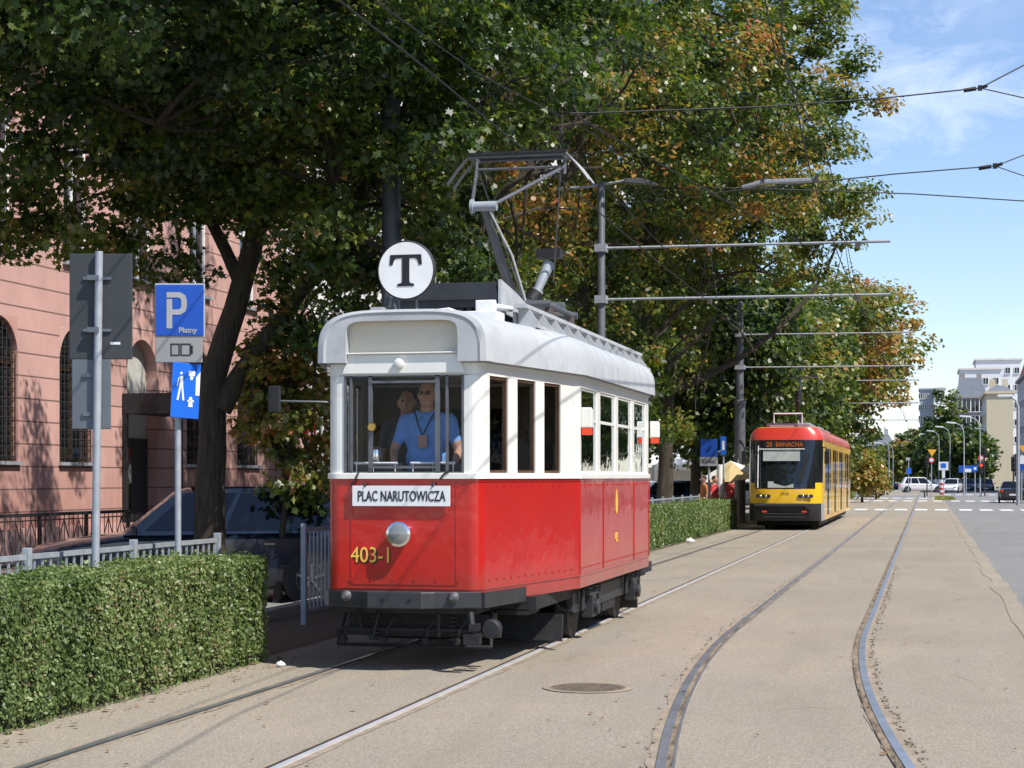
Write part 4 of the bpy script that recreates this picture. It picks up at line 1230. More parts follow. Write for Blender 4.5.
# the near tree whose crown fills the upper left corner
tree('maple_tree', 'dark maple with overhanging crown at the upper left before the pink facade', -9.75, 14.6, [(0, 0, 0), (.0, .1, 2), (.05, .2, 4), (.1, .4, 6.5), (.2, .8, 9)], .30,
     [(1.2, 2.4, 7.6, 4.2, 5.2, 1.9), (.4, 4.2, 6.5, 3.2, 3.0, 1.1), (3.0, 2.5, 7.8, 2.4, 3.5, 1.2)], 250, 230, .104, tone_green(.24, .08, 3), G, seed=2, clump_r=.62, limbs=3, twigs=100)
# second tree, forked, trunk beside the parking sign
tree('maple_tree', 'maple with a thick forked trunk rising behind the hedge beside the blue parking sign', -9.25, 22.3, [(0, 0, 0), (.02, 0, 1.6), (.05, 0, 3.0), (.42, .1, 4.2), (.85, .2, 6.0), (1.1, .4, 8), (1.0, .5, 9.8)], .225,
     [(1.0, .2, 7.7, 4.6, 4.2, 2.5), (-1.4, -1.2, 6.0, 3.0, 2.4, 1.6), (2.8, -.4, 6.0, 2.0, 2.2, 1.9), (1.8, -.3, 4.6, 1.3, 1.2, 1.2), (-.7, -.5, 5.2, 1.3, 1.0, 1.0)], 370, 220, .112, tone_green(.36, .16, 5), G, seed=3, clump_r=.58, limbs=10, twigs=110,
     extra=[((.15, 0, 2.6), (.55, 0, 3.25), .17), ((.5, 0, 3.2), (1.65, .1, 4.5), .14), ((1.6, .1, 4.45), (2.5, .3, 6.2), .10)])
# low shoots right of that trunk, leaf colour lightened in place of sunlight
tree('sapling', 'low leafy maple shoots growing between the forked trunk and the red tram', -8.45, 22.7, [(0, 0, 0), (.1, 0, 1.2), (.2, 0, 2.4), (.2, 0, 3.6)], .05,
     [(.15, 0, 3.3, .75, .6, .9), (.45, 0, 2.2, .6, .5, .9), (-.15, .2, 2.6, .5, .4, .6)], 110, 46, .115, tone_green(.60, .03, 9), None, seed=5, clump_r=.36, limbs=8, twigs=14, cat='sapling')
spec = [  # X, Y, crowns, base tone, brown, seed
 (-8.9, 30.6, [(.5, 0, 9.3, 4.8, 4.4, 3.6), (.3, 0, 6.0, 3.4, 3.4, 2.0), (2.2, 0, 4.9, 1.6, 2.0, 1.6)], .33, .34, 11, 'maple with dark trunk standing behind the route disc of the red tram', 'maple_tree'),
 (-8.9, 38.0, [(.2, 0, 15.2, 4.4, 4.2, 2.8), (1.0, 0, 10.0, 5.0, 4.4, 4.0), (.3, 0, 6.6, 3.6, 3.4, 2.4)], .34, .52, 12, 'maple with dark trunk rising behind the pantograph of the red tram', 'maple_tree'),  # first ellipsoid: unseen upper crown, added to shade the pink facade
 (-8.8, 44.6, [(1.8, 0, 11.0, 5.2, 4.4, 5.0), (.6, 0, 6.6, 3.8, 3.4, 3.0), (-.5, 0, 4.0, 2.6, 2.6, 1.8)], .36, .66, 13, 'browning maple above the tall grey catenary pole behind the red tram', 'maple_tree'),
 (-8.6, 52.0, [(2.2, 0, 13.5, 5.3, 5.0, 6.5), (.8, 0, 7.2, 4.2, 3.6, 4.0), (-.5, 0, 4.2, 2.8, 2.6, 1.9)], .40, .62, 14, 'tall maple with rust tinged outer leaves beyond the catenary pole', 'maple_tree'),
 (-8.6, 60.0, [(1.2, 0, 12.6, 6.4, 5.4, 6.8), (3.0, 0, 11.2, 4.6, 4.4, 2.2), (.2, 0, 8.2, 4.6, 4.4, 4.2), (-.2, -2, 4.6, 2.6, 3, 2.2)], .50, .30, 15, 'bright green maple whose crown leans over the tracks furthest toward the blue sky', 'maple_tree'),
]
for i, (X, Y, cr, bt, br, sd, lb, nm) in enumerate(spec):
    tree(nm, lb, X, Y, [(0, 0, 0), (.05, 0, 2), (.15, 0, 4.5), (.5, 0, 8), (1, 0, 12)], .27 + .01 * i, cr, (250, 290, 380, 400, 400)[i], 200, .116 + .014 * i,
         tone_green(bt, br, sd), G, shape=STAR if i < 1 else OVAL, seed=sd, clump_r=.72, limbs=9, twigs=70)
# low dark tree/shrub masses behind the second hedge
tree('small_tree', 'small leafy tree with low crown between the red tram and the market tents', -9.3, 50.5, [(0, 0, 0), (0, 0, 1.5), (.1, 0, 3.2)], .09, [(.0, 0, 4.3, 1.9, 2.6, 1.9), (.6, 0, 2.9, 1.1, 1.1, .7)], 120, 60, .19, tone_green(.34, .05, 31), None, shape=OVAL, seed=31, clump_r=.6, limbs=8, twigs=20)
more = [
 (-8.7, 69, [(.4, 0, 8, 4.4, 4, 3.6), (0, 0, 5.0, 3.6, 3.4, 3)], .32, .05, 41, 'shaded green tree directly left of the yellow tram'),
 (-8.8, 80, [(.4, 0, 7.2, 4.4, 4, 3.2), (0, 0, 5.4, 3.8, 3.4, 3)], .42, .05, 42, 'fresh green tree above the roof of the yellow tram'),
 (-8.4, 94, [(.9, 0, 8.6, 4.5, 4.5, 3.8), (0.6, 0, 6, 4.2, 3.4, 3)], .45, .14, 43, 'green tree with sparse top branches above the yellow tram'),
 (-7.6, 112, [(1.6, 0, 10.4, 5.2, 5, 4.3), (1.0, 0, 7.6, 4.4, 4, 2.8), (.4, 0, 4.4, 3.6, 3.6, 3.0)], .42, .62, 44, 'wide browning tree beyond the yellow tram'),
 (-6.6, 128, [(1.6, 0, 11.4, 5.4, 5, 4.2), (1.0, 0, 8.6, 4.8, 4, 2.8), (-.2, 0, 4.8, 3.6, 3.6, 3.2)], .44, .80, 45, 'rusty brown tree furthest over the distant tracks'),
]
for X, Y, cr, bt, br, sd, lb in more:
    tree('street_tree', lb, X, Y, [(0, 0, 0), (.05, 0, 2), (.3, 0, 5), (.9, 0, 10)], .25, cr, 340, 75, .28 if Y < 100 else .34, tone_green(bt, br, sd), G, shape=QUAD, seed=sd, clump_r=1.2, limbs=12, twigs=30)
# low bright bushes beside yellow tram tail
for k, (px, z, hgt, w, lb) in enumerate([(862, 118, 3.2, 1.3, 'light green bushy young tree beside the tail of the yellow tram'), (876, 135, 2.8, 1.2, 'yellow green shrub beside the distant hedge'),]):
    p = at(px, 477, z)
    tree('young_tree', lb, p.x, p.y, [(0, 0, 0), (0, 0, 1), (0, 0, hgt * .6)], .08, [(0, 0, hgt * .6, w, w, hgt * .5)], 60, 40, .30, tone_green(.62, .02, 50 + k), None, shape=QUAD, seed=50 + k, clump_r=.6, limbs=5, twigs=8)
far = [(903, 250, 7, 3.0, .48, .35), (915, 262, 9, 3.5, .34, .25), (935, 238, 9, 4.0, .34, .2), (946, 275, 15.8, 3.2, .42, .05), (961, 232, 9, 4.2, .32, .25), (977, 236, 8, 2.6, .28, .1), (893, 300, 8, 4, .3, .1), (880, 280, 6.5, 3.6, .35, .1), (925, 300, 10.5, 4, .25, .1)]
labs = ['small brownish tree behind the white crossing car', 'dark green tree behind the yellow triangle sign', 'dark round tree directly above the tram stop board', 'tall green tree in front of the white apartment blocks', 'dark tree below the double curved street lamp', 'dark tree against the beige building wall', 'hazy green tree at the far end of the tracks', 'low green tree near the vanishing tracks', 'high dark tree behind the row of far street lamps']
for k, ((px, z, hgt, w, bt, br), lb) in enumerate(zip(far, labs)):
    p = at(px, 477, z)
    tree('distant_tree', lb, p.x, p.y, [(0, 0, 0), (0, 0, hgt * .3), (0, 0, hgt * .6)], .25, [(0, 0, hgt * .62, w, w, hgt * .36), (0, 0, hgt * .36, w * .9, w * .8, hgt * .2)], 130, 34, .62, tone_green(bt, br, 70 + k), 'trees at the far end of the street', shape=QUAD, seed=70 + k, clump_r=1.1, limbs=5, twigs=8)
# ------------------------------------------------------------------ catenary poles and wires
PX = -6.62
def arm(b, z, x1, h, r=.03):
    b.tube([(0, 0, h), (x1, .05, h - .02)], r, 6)
def cat_pole(Y, label, htop, arms, r=.13, thick=None):
    t = empty('catenary_pole', (PX, Y, 0), 0, label, 'catenary pole', 'tramway catenary poles')
    b = MB()
    if thick: b.lathe([(r * 1.45, 0), (r * 1.4, thick), (r * 1.6, thick + .02), (r * 1.6, thick + .14), (r, thick + .2), (r * .82, htop), (r * .5, htop + .1)], n=16)
    else: b.lathe([(r * 1.3, 0), (r * 1.1, 2.5), (r, 2.6), (r * .8, htop), (r * .4, htop + .08)], n=16)
    b.build('pole_shaft', 'pole_grey', t)
    for (h, L_) in arms:
        a = MB(); arm(a, 0, L_, h); a.box((.0, 0, h), (r * 2.6, r * 2.6, .16)); ao = a.build('cross_arm', 'galvanised', t)
        for x in (-4.36 - PX, -1.36 - PX):
            q = MB(); q.box((x, 0, h - .08), (.10, .06, .12)); q.build('insulator', 'ceramic_brown', ao)
    hs = sorted(h for h, _ in arms)
    if len(hs) == 2:
        q = MB()
        for x in (2.26, 5.0): q.tube([(x, 0, hs[1]), (x + .15, 0, hs[0])], .007, 4); q.tube([(x, 0, hs[1]), (x - .25, 0, hs[0])], .007, 4)
        q.build('hanger_wire', 'black_iron', t)
    return t
p1 = cat_pole(21.9, 'bluish grey catenary pole among the leaves left of the pantograph', 8.6, [])
p2 = cat_pole(37.0, 'tall grey catenary pole with two long cross arms behind the red tram', 7.75, [(6.45, 5.9), (5.38, 5.9)], .095)
p3 = cat_pole(65.6, 'grey catenary pole with thick base left of the yellow tram', 8.0, [(6.85, 6.2), (5.66, 6.2)], .14, 4.3)
p4 = cat_pole(97.0, 'slim distant catenary pole behind the roof of the yellow tram', 7.6, [(6.8, 6.2), (5.6, 6.2)], .12)
p5 = cat_pole(126.0, 'farthest catenary pole seen above the tracks', 7.6, [(6.8, 6.2), (5.6, 6.2)], .12)
# street lamps over the tramway
t = empty('street_lamp', (PX, 37.0, 0), 0, 'grey street lamp arm on top of the tall catenary pole', 'street lamp')
b = MB(); b.tube([(-1.0, 0, 7.72), (-.3, 0, 7.74), (.5, 0, 7.84)], .03, 6); b.build('lamp_arm', 'galvanised', t)
b = MB(); b.prism([(.45, 7.80), (.55, 7.88), (.9, 7.86), (1.2, 7.74), (1.18, 7.71), (.8, 7.76)], -.1, .1); b.build('lamp_head', 'grey_metal', t, bevel=.01)
q = at(780, 182, 36.5)
t = empty('street_lamp', (q.x, q.y, q.z), 0, 'long pale grey street lamp hanging from the span wire above the tracks', 'street lamp')
MB().prism([(-.78, -.06), (-.36, .05), (.72, .05), (.72, -.02), (-.34, -.03), (-.76, -.10)], -.09, .09).build('lamp_head', 'galvanised', t, bevel=.012)
b = MB(); b.box((-.33, 0, .04), (.05, .22, .09)); b.box((.72, 0, .02), (.05, .22, .10)); b.build('lamp_clamp', 'dark_grey_metal', t)
def wire(pts, r, label, cat='overhead wire', group='overhead wires', name='overhead_wire', mt='black_iron'):
    o = MB().tube(pts, r, 5).build(name, mt, fix=False); tag(o, label, cat, group); return o
for X, lb in ((-4.36, 'the vintage tram'), (-1.36, 'the empty track')):
    def cx(y): return X if X < -2 or y > 20 else X + .0062 * (20 - y) ** 2
    ys_ = [1, 5, 10, 15, 21.9, 30, 37, 51, 65.6, 81, 97, 126, 160, 300]
    wire([(cx(y) + .05 * math.sin(y), y, 5.30) for y in ys_], .009, 'copper contact wire running low over ' + lb)
    wire([(cx(y) - .12, y, 6.1 + .45 * math.cos(y / 28 * 6.28) ) for y in np.linspace(1, 200, 60)], .007, 'sagging messenger wire running high over ' + lb)
def spx(*l): return [at(*p) for p in l]
wire(spx((386, 118, 22.6), (590, 113, 23.6), (760, 107, 24.3), (885, 98, 24.8), (980, 88, 25.2)), .011, 'uppermost span wire crossing in front of the trees to the fork')
wire(spx((980, 88, 25.2), (1024, 65, 25.6), (1160, -6, 26.6)), .011, 'upper fork branch rising to the sky edge from the first wire joint')
wire(spx((980, 88, 25.2), (1024, 98, 25.6), (1160, 128, 26.6)), .009, 'upper fork branch falling to the sky edge from the first wire joint')
wire(spx((612, 205, 37.8), (740, 190, 37.8), (895, 174, 37.8), (995, 166, 38)), .014, 'middle span wire leading to the second fork in the sky')
wire(spx((995, 166, 38), (1024, 155, 38.4), (1160, 100, 40)), .013, 'lower fork branch rising to the sky edge from the second wire joint')
wire(spx((995, 166, 38), (1024, 176, 38.4), (1160, 214, 40)), .011, 'lower fork branch falling to the sky edge from the second wire joint')
wire(spx((612, 189, 38.2), (740, 188, 38.2), (915, 194, 38.4), (1024, 201, 38.8), (1160, 212, 40)), .014, 'lowest span wire crossing the sky under both forks')
wire(spx((735, 181, 36.5), (700, 190, 37.2), (612, 196, 37.8)), .010, 'short wire holding the hanging street lamp')
for pts, lb in (((980, 88, 25.2), 'black insulator joint of the upper wire fork'), ((995, 166, 38), 'black insulator joint of the lower wire fork')):
    c = at(*pts); s = pts[2] / 25
    b = MB(); b.tube([c + Vector((-.22 * s, 0, -.025 * s)), c + Vector((-.05 * s, 0, -.005))], .03 * s, 6); b.tube([c + Vector((0, 0, 0)), c + Vector((.1 * s, 0, .03 * s))], .025 * s, 6); b.box(c, (.06 * s, .05 * s, .07 * s))
    tag(b.build('wire_insulator', 'black_iron'), lb, 'insulator')
# diagonal feeder wires through the foliage
wire([(-6.6, 21.9, 7.6), (-5.2, 26, 6.6), (-4.4, 31, 5.6)], .010, 'diagonal wire through the leaves left of the pantograph head')
wire([(-6.6, 21.9, 8.0), (-4.9, 26, 6.9), (-2.2, 34, 6.0)], .010, 'diagonal wire through the leaves above the pantograph head')

# ------------------------------------------------------------------ traffic signs
def pole_sign(loc, h, r, label, name='road_sign', lean=0.0, group=None):
    t = empty(name, loc, 0, label, 'road sign', group)
    MB().tube([(0, 0, 0), (lean, 0, h)], r, 10).build('pole', 'galvanised', t); return t
q = at(94, 477, 14.2)
t = pole_sign((q.x, q.y, 0), 3.46, .031, 'pair of dark blank sign backs on a tall pole behind the near hedge', lean=.04)
t.rotation_euler = (0, 0, YAW)
mat('sign_back', (.045, .05, .055), .55, .2, .1, 4); mat('sign_back_pale', (.13, .15, .17), .5, .3, .1, 4)
s = 14.2 / 1800
MB().box((.045, .045, (477 - 306) * s + 1.68), (63 * s, .02, 106 * s)).build('upper_board', 'sign_back', t, bevel=.006)
MB().box((-.03, .045, (477 - 394) * s + 1.68), (39 * s, .02, 70 * s)).build('lower_board', 'sign_back_pale', t, bevel=.006)
b = MB()
for y in (278, 330): b.box((.02, .025, (477 - y) * s + 1.68), (.22, .02, .022))
for y in (375, 414): b.box((-.03, .025, (477 - y) * s + 1.68), (.13, .02, .03))
b.box((.0, -.0, (477 - 278) * s + 1.68), (.09, .09, .04)); b.box((0, 0, (477 - 330) * s + 1.68), (.09, .09, .04))
b.build('clamp', 'sign_back_pale', t)
MB().box((.16, .034, (477 - 343) * s + 1.68), (.08, .003, .02)).build('sticker', 'lamp_white', t)
# parking sign
q = at(178, 477, 16.0); s = 16.0 / 1800
t = pole_sign((q.x, q.y, 0), 3.38, .028, 'blue parking sign with paid parking plate and a crooked blue zone sign below')
t.rotation_euler = (0, 0, YAW)
H = lambda y: (477 - y) * s + 1.68
x_ = lambda x: (x - 178) * s
bd = MB().box((x_(181), -.05, H(311)), (50 * s, .015, 54 * s)).build('parking_board', 'sign_grey', t, bevel=.01)
MB().box((x_(181), -.060, H(311)), (47.5 * s, .01, 51 * s)).build('blue_field', 'sign_blue', bd, bevel=.004)
x0, z0 = x_(168), H(329)
u = .30 / 32
b = MB(); W = 24 * s
P_ = [(0, 0), (.05, 0), (.05, .115), (.12, .115), (.165, .145), (.18, .19), (.18, .235), (.165, .28), (.12, .31), (0, .31)]
b.prism([(x0 + a * 1.0, z0 + c * 1.05) for a, c in P_[:3]] + [(x0 + .05, z0 + .26), (x0 + .0, z0 + .26)], -.069, -.066)
ring_o = [(0, .115), (.12, .115), (.165, .14), (.18, .185), (.18, .235), (.165, .28), (.12, .305), (0, .305)]
ring_i = [(0.05, .16), (.105, .16), (.125, .17), (.13, .19), (.13, .23), (.125, .25), (.105, .26), (.05, .26)]
for i in range(7):
    A, B, C, D = ring_o[i], ring_o[i + 1], ring_i[i + 1], ring_i[i]
    if i == 0: A = (.05, .115)
    if i == 6: B = (0, .305); C = (0, .26)
    b.prism([(x0 + a, z0 + c * 1.05) for a, c in (A, B, C, D)], -.069, -.0655)
b.build('letter_p', 'sign_grey', bd)
text('sign_text', 'Płatny', .066, 'sign_grey', bd, (x_(189), -.067, H(331)), bold=.0015)
pb = MB().box((x_(180), -.05, H(350.5)), (47 * s, .015, 25 * s)).build('plate', mat('plate_grey', (.28, .28, .28), .6, 0, .05), t, bevel=.006)
b = MB()
for (a, c, e, f) in ((172, 344, 181, 356), (182, 344, 192, 356)):
    for xa, xb, ya, yb in ((a, e, c, c + 1), (a, e, f - 1, f), (a, a + 1, c, f), (e - 1, e, c, f)): b.bbox(x_(xa), x_(xb), -.062, -.058, H(yb), H(ya))
b.bbox(x_(192), x_(194), -.062, -.058, H(354), H(346)); b.build('plate_symbol', 'black_paint', pb)
zb = empty('zone_board', (x_(187), -.07, H(391)), 0); zb.parent = t; zb.rotation_euler = (0, R(3), R(38))
mat('zone_blue', (.015, .13, .60), .3, 0, .03)
MB().box((0, 0, 0), (31 * s, .012, 55 * s)).build('blue_panel', 'zone_blue', zb, bevel=.004)
b = MB(); k = s
b.lathe([(.6 * k * 2.2, 0), (.6 * k * 2.2, .002)], origin=(-6 * k, -.009, 17 * k), axis='Y', n=10)
for pts in ([(-7, 14), (-4, 14), (-3.5, 4), (-7.5, 4)], [(-7.5, 4), (-5.5, 4), (-8, -10), (-10, -10)], [(-5.5, 4), (-3.5, 4), (-1.5, -10), (-3.5, -10)], [(-9, 12), (-8, 13), (-9.5, 4), (-10.5, 4)],
            [(2, 20), (9, 20), (9, 15), (2, 15)], [(3.5, 14.5), (7.5, 14.5), (6.5, 11), (4.5, 11)], [(10.5, 14), (15, 20), (15, -4), (10.5, -4)], [(4, -6), (7, -6), (8, -16), (3, -16)], [(2, -9), (9, -9), (9, -11), (2, -11)]):
    b.prism([(a * k, c * k) for a, c in pts], -.010, -.007)
b.build('pictogram', 'lamp_white', zb)
# distant blue signs beyond the far hedge
q = at(709, 477, 61); s = 61 / 1800
t = pole_sign((q.x, q.y, 0), 2.95, .04, 'blue board with grey lettered plate on a pole over the parked cars')
MB().box((0, -.06, 1.68 + 29 * s), (17 * s, .02, 18 * s)).build('blue_board', 'sign_blue', t)
pb = MB().box((0, -.06, 1.68 + 15.5 * s), (18 * s, .02, 9 * s)).build('plate', 'sign_grey', t)
text('plate_text', 'Koniec', .22, 'black_paint', pb, (0, -.072, 1.68 + 15.5 * s), sx=.75)
q = at(723.5, 477, 60)
t = pole_sign((q.x, q.y, 0), 3.0, .035, 'narrow blue sign turned sideways on a pole above the white post')
MB().box((0, -.05, 1.68 + 31 * s), (5.5 * s, .02, 18 * s)).build('blue_board', 'zone_blue', t)
MB().box((.0, -.062, 1.68 + 31 * s), (2.2 * s, .004, 9 * s)).build('pictogram', 'lamp_white', t)
q = at(720.5, 477, 60.6)
tag(MB().lathe([(.13, 0), (.13, 1.0), (.125, 2.05), (.10, 2.1)], n=16).build('advertising_post', 'white_paint', loc=(q.x, q.y, 0)), 'thick white round post behind the far hedge', 'post')

# ------------------------------------------------------------------ cars
mat('tyre', (.02, .02, .021), .85); mat('rim_silver', (.5, .5, .52), .3, .9, .05)
def car(name, label, loc, heading, paint, L=4.5, W=1.78, H=1.5, hatch=True, group='parked cars', detail=True, belt=.93, cat='car', wind=.25):
    """heading: yaw of the direction the nose points (+Y local = nose)"""
    t = empty(name, loc, heading, label, cat, group)
    h = L / 2
    # body stations along y (nose = +h)
    st = [(-h, .60, .42, .80), (-h + .06, .86, .30, belt - .04), (-h + .3, .95, .24, belt + .02), (-h * .55, 1.0, .22, belt + .01), (0, 1.0, .22, belt), (h * .42, 1.0, .22, belt - .02), (h * .50, .99, .22, belt - .04), (h * .75, .97, .22, belt - .12), (h - .18, .90, .24, belt - .20), (h - .05, .78, .28, belt - .30), (h, .60, .38, belt - .40)]
    rows = []
    for y, wf, zb, zt in st:
        w = W / 2 * wf; zm = (zb + zt) / 2
        half = [(w * .90, zb), (w * .985, zb + .10), (w, zm), (w * .985, zt - .08), (w * .90, zt - .01), (w * .5, zt + .025), (0, zt + .035)]
        rows.append([(x, y, z) for x, z in half] + [(-x, y, z) for x, z in reversed(half[:-1])])
    b = MB(); b.grid(rows, closed=True)
    b.add(rows[0], [tuple(range(len(rows[0])))]); b.add(rows[-1], [tuple(range(len(rows[-1])))])
    # greenhouse
    wb, wt = W / 2 * .90, W / 2 * .70
    yf0, yf1 = h * .42, h * .42 - .78
    yr0, yr1 = (-h + .22, -h + .62) if hatch else (-h * .62, -h * .62 + .65)
    def gh(t_, e=0):
        z = belt - .02 + (H - belt) * t_; k = t_
        return yf0 + (yf1 - yf0) * k, yr0 + (yr1 - yr0) * k, wb + (wt - wb) * k, z
    rws = []
    for t_ in (0, .5, .9, 1.0):
        a, c, w, z = gh(t_); e = .10 if t_ == 1 else 0
        a -= e; c += e; w -= e
        rws.append([(w, a, z), (w * .5, a + .05, z), (-w * .5, a + .05, z), (-w, a, z), (-w, (a + c) / 2, z), (-w, c, z), (-w * .5, c - .03, z), (w * .5, c - .03, z), (w, c, z), (w, (a + c) / 2, z)])
    b.grid(rws, closed=True, smooth=False); b.add([(x, y, z + .015 if True else z) for x, y, z in rws[-1]], [tuple(range(10))])
    b.build('body', paint, t)
    # glass
    def quad(b, t0, t1, f0, f1, side):
        def p(tt, f):
            a, c, w, z = gh(tt)
            if side == 'F': return (w * (1 - 2 * f), a + .058 if .2 < f < .8 else a + .012, z)
            if side == 'R': return (w * (1 - 2 * f), c - .040 if .2 < f < .8 else c - .012, z)
            return (side * (w + .012), a + (c - a) * f, z)
        n = 5 if side in ('F', 'R') else 1
        r = [[p(tt, f0 + (f1 - f0) * i / n) for i in range(n + 1)] for tt in (t0, (t0 + t1) / 2, t1)]
        b.grid(r, smooth=False)
    g = MB(); quad(g, .08, .90, .04, .96, 'F'); g.build('windscreen', 'car_glass', t)
    g = MB(); quad(g, .12, .88, .06, .94, 'R'); g.build('rear_window', 'car_glass', t)
    for sd in (-1, 1):
        for f0, f1 in ((.07, .40), (.43, .70), (.73, .92)):
            g = MB(); quad(g, .10, .88, f0, f1, sd); g.build('side_window', 'car_glass', t)
    if not detail: 
        pass
    for sy in (-h + .78, h - .85):
        for sd in (-1, 1):
            o_ = (sd * (W / 2 - .10), sy, .32)
            MB().lathe([(.375, 0), (.375, .112)] if sd > 0 else [(.375, -.112), (.375, 0)], origin=o_, axis='X', n=24).build('wheel_arch', 'black_paint', t)
            wh = MB().lathe([(.20, .02 * sd), (.30, .0), (.32, .04 * sd), (.31, .12 * sd), (.22, .128 * sd)], origin=o_, axis='X', n=24).build('wheel', 'tyre', t)
            rb_ = MB(); rb_.lathe([(.215, .115 * sd), (.20, .130 * sd), (.19, .118 * sd), (.04, .122 * sd)], origin=o_, axis='X', n=20)
            for k in range(5):
                a = k * 2 * math.pi / 5; rb_.box((o_[0] + .130 * sd, o_[1] + .1 * math.sin(a), o_[2] + .1 * math.cos(a)), (.02, .035, .19), rx=-a)
            rb_.build('rim', 'rim_silver', wh)
    for sd in (-1, 1):
        MB().box((sd * W * .36, h - .085, belt - .30), (.30, .12, .12), rz=-sd * .35).build('headlight', 'chrome', t, bevel=.02)
        MB().box((sd * W * .40, -h + .045, belt - .14), (.20, .10, .16), rz=sd * .3).build('tail_light', 'red_lens', t, bevel=.02)
        MB().box((sd * (W / 2 + .07), h * .36, belt + .05), (.16, .09, .12)).build('wing_mirror', paint, t, bevel=.02)
        for yy in (-.05, -.95): MB().box((sd * (W / 2 + .002), yy, belt - .14), (.02, .14, .025)).build('door_handle', 'chrome' if detail else paint, t)
    MB().box((0, -h - .0, .55), (.50, .02, .11)).build('number_plate', 'lamp_white', t)
    MB().box((0, h + .0, .42), (.50, .02, .11)).build('number_plate', 'lamp_white', t)
    MB().box((0, 0, .26), (W * .86, L * .88, .16)).build('underbody', 'black_paint', t)
    return t
for nm, c in (('car_navy', (.012, .018, .035)), ('car_black', (.012, .012, .014)), ('car_white', (.75, .75, .74)), ('car_red', (.45, .03, .02)), ('car_blue', (.02, .06, .16)), ('car_silver', (.40, .42, .45))):
    mat(nm, c, .25, .1, .03, 1, 0, 1.0)
# dark estate parked nose to the facade behind the forked tree
q = at(196, 477, 24.6)
car('parked_car', 'dark estate car parked behind the forked tree with its nose toward the pink building', (q.x, q.y, 0), R(90 + 24), 'car_navy', L=4.55, W=1.78, H=1.56, detail=True)
q = at(250, 477, 29.5)
car('parked_car', 'dark red car just showing its roof over the dark estate car', (q.x + .4, q.y, 0), R(90 + 20), 'car_red', L=4.3, H=1.52)
for k, (px, z, pc, H, lb) in enumerate([(655, 72, 'car_blue', 1.55, 'dark blue car parked nearest to the rear of the red tram'), (674, 77, 'car_navy', 1.50, 'second dark car parked behind the far hedge railing'), (692, 84, 'car_white', 1.50, 'white car with red tail light parked beyond the dark cars'),
                                     (741, 96, 'car_silver', 1.45, 'silver car parked beside the yellow tram'), ]):
    q = at(px, 477, z); car('parked_car', lb, (q.x, q.y, 0), R(90 + 25), pc, H=H, L=4.2)
q = at(684, 477, 80); car('parked_car', 'small blue car parked between the second dark car and the white car', (q.x, q.y, 0), R(115), 'car_blue', H=1.40, L=4.0)
q = at(922, 477, 196); car('crossing_car', 'white car crossing the tracks at the far junction', (q.x, q.y, 0), R(-90 + 8), 'car_white', L=4.9, W=1.9, H=1.68, group='cars on the road', detail=True)
q = at(1013, 477, 117); car('moving_car', 'black saloon car driving away on the road at the picture edge', (q.x, q.y, 0), R(-2), 'car_black', L=4.5, W=1.80, H=1.42, hatch=False, group='cars on the road')
q = at(868, 477, 215); car('crossing_car', 'pale silver car farther back at the junction left of the white car', (q.x, q.y, 0), R(-80), 'car_silver', L=4.6, H=1.6, group='cars on the road')
q = at(884, 477, 240); car('crossing_car', 'dark blue car far behind at the end of the tracks', (q.x, q.y, 0), R(-100), 'car_blue', L=4.5, H=1.5, group='cars on the road')
q = at(952, 477, 190); car('waiting_car', 'white car waiting at the junction behind the striped bollard', (q.x, q.y, 0), R(170), 'car_white', L=4.3, H=1.55, group='cars on the road')
for k, (px, z) in enumerate([(968, 205), (977, 222), (986, 200)]):
    q = at(px, 477, z); car('waiting_car', ['dark car waiting beneath the blue direction board', 'dark car behind the traffic light mast', 'dark car beside the beige building wall'][k], (q.x, q.y, 0), R(178), 'car_black', L=4.4, H=1.5, group='cars on the road')

# ------------------------------------------------------------------ market tent, umbrellas, people
mat('canvas_white', (.78, .77, .72), .8, 0, .04); mat('canvas_beige', (.52, .40, .20), .85, 0, .05)
def tent(X, Y, w, d, h, label):
    t = empty('market_tent', (X, Y, 0), R(10), label, 'tent', 'white market tents')
    for x in (-w / 2, w / 2):
        for y in (-d / 2, d / 2): MB().tube([(x, y, 0), (x, y, h)], .035, 6).build('leg', 'galvanised', t)
    b = MB(); b.add([(-w / 2, -d / 2, h), (w / 2, -d / 2, h), (w / 2, d / 2, h), (-w / 2, d / 2, h), (0, 0, h + .75)], [(0, 1, 4), (1, 2, 4), (2, 3, 4), (3, 0, 4)]); b.build('roof', 'canvas_white', t, solid=.02)
    b = MB(); b.bbox(-w / 2, w / 2, -d / 2 - .012, -d / 2, h - .28, h); b.bbox(-w / 2, w / 2, d / 2, d / 2 + .012, 0, h); b.bbox(w / 2, w / 2 + .012, -d / 2, d / 2, h - .28, h); b.build('valance', 'canvas_white', t)
    b = MB(); b.box((0, 0, .9), (w * .8, d * .4, .05)); b.box((0, 0, .45), (w * .76, d * .36, .86)); b.build('counter', 'canvas_beige', t)
tent(-15.0, 104.5, 4.2, 4, 2.5, 'white market tent behind the small tree')
tent(-13.2, 100.5, 3.6, 3, 2.35, 'white pointed market tent above the white parked car')
tent(-11.4, 105.5, 4.0, 4, 2.9, 'white market tent behind the two blue signs')
t = empty('parasol', at(738, 477, 64), 0, 'beige and white tilted parasol left of the yellow tram', 'parasol'); t.location.z = 0
MB().tube([(0, 0, 0), (0, 0, 2.3)], .025, 6).build('pole', 'galvanised', t)
b = MB(); ring = [(1.15 * math.cos(a * math.pi / 4), 1.15 * math.sin(a * math.pi / 4), 1.75) for a in range(8)]
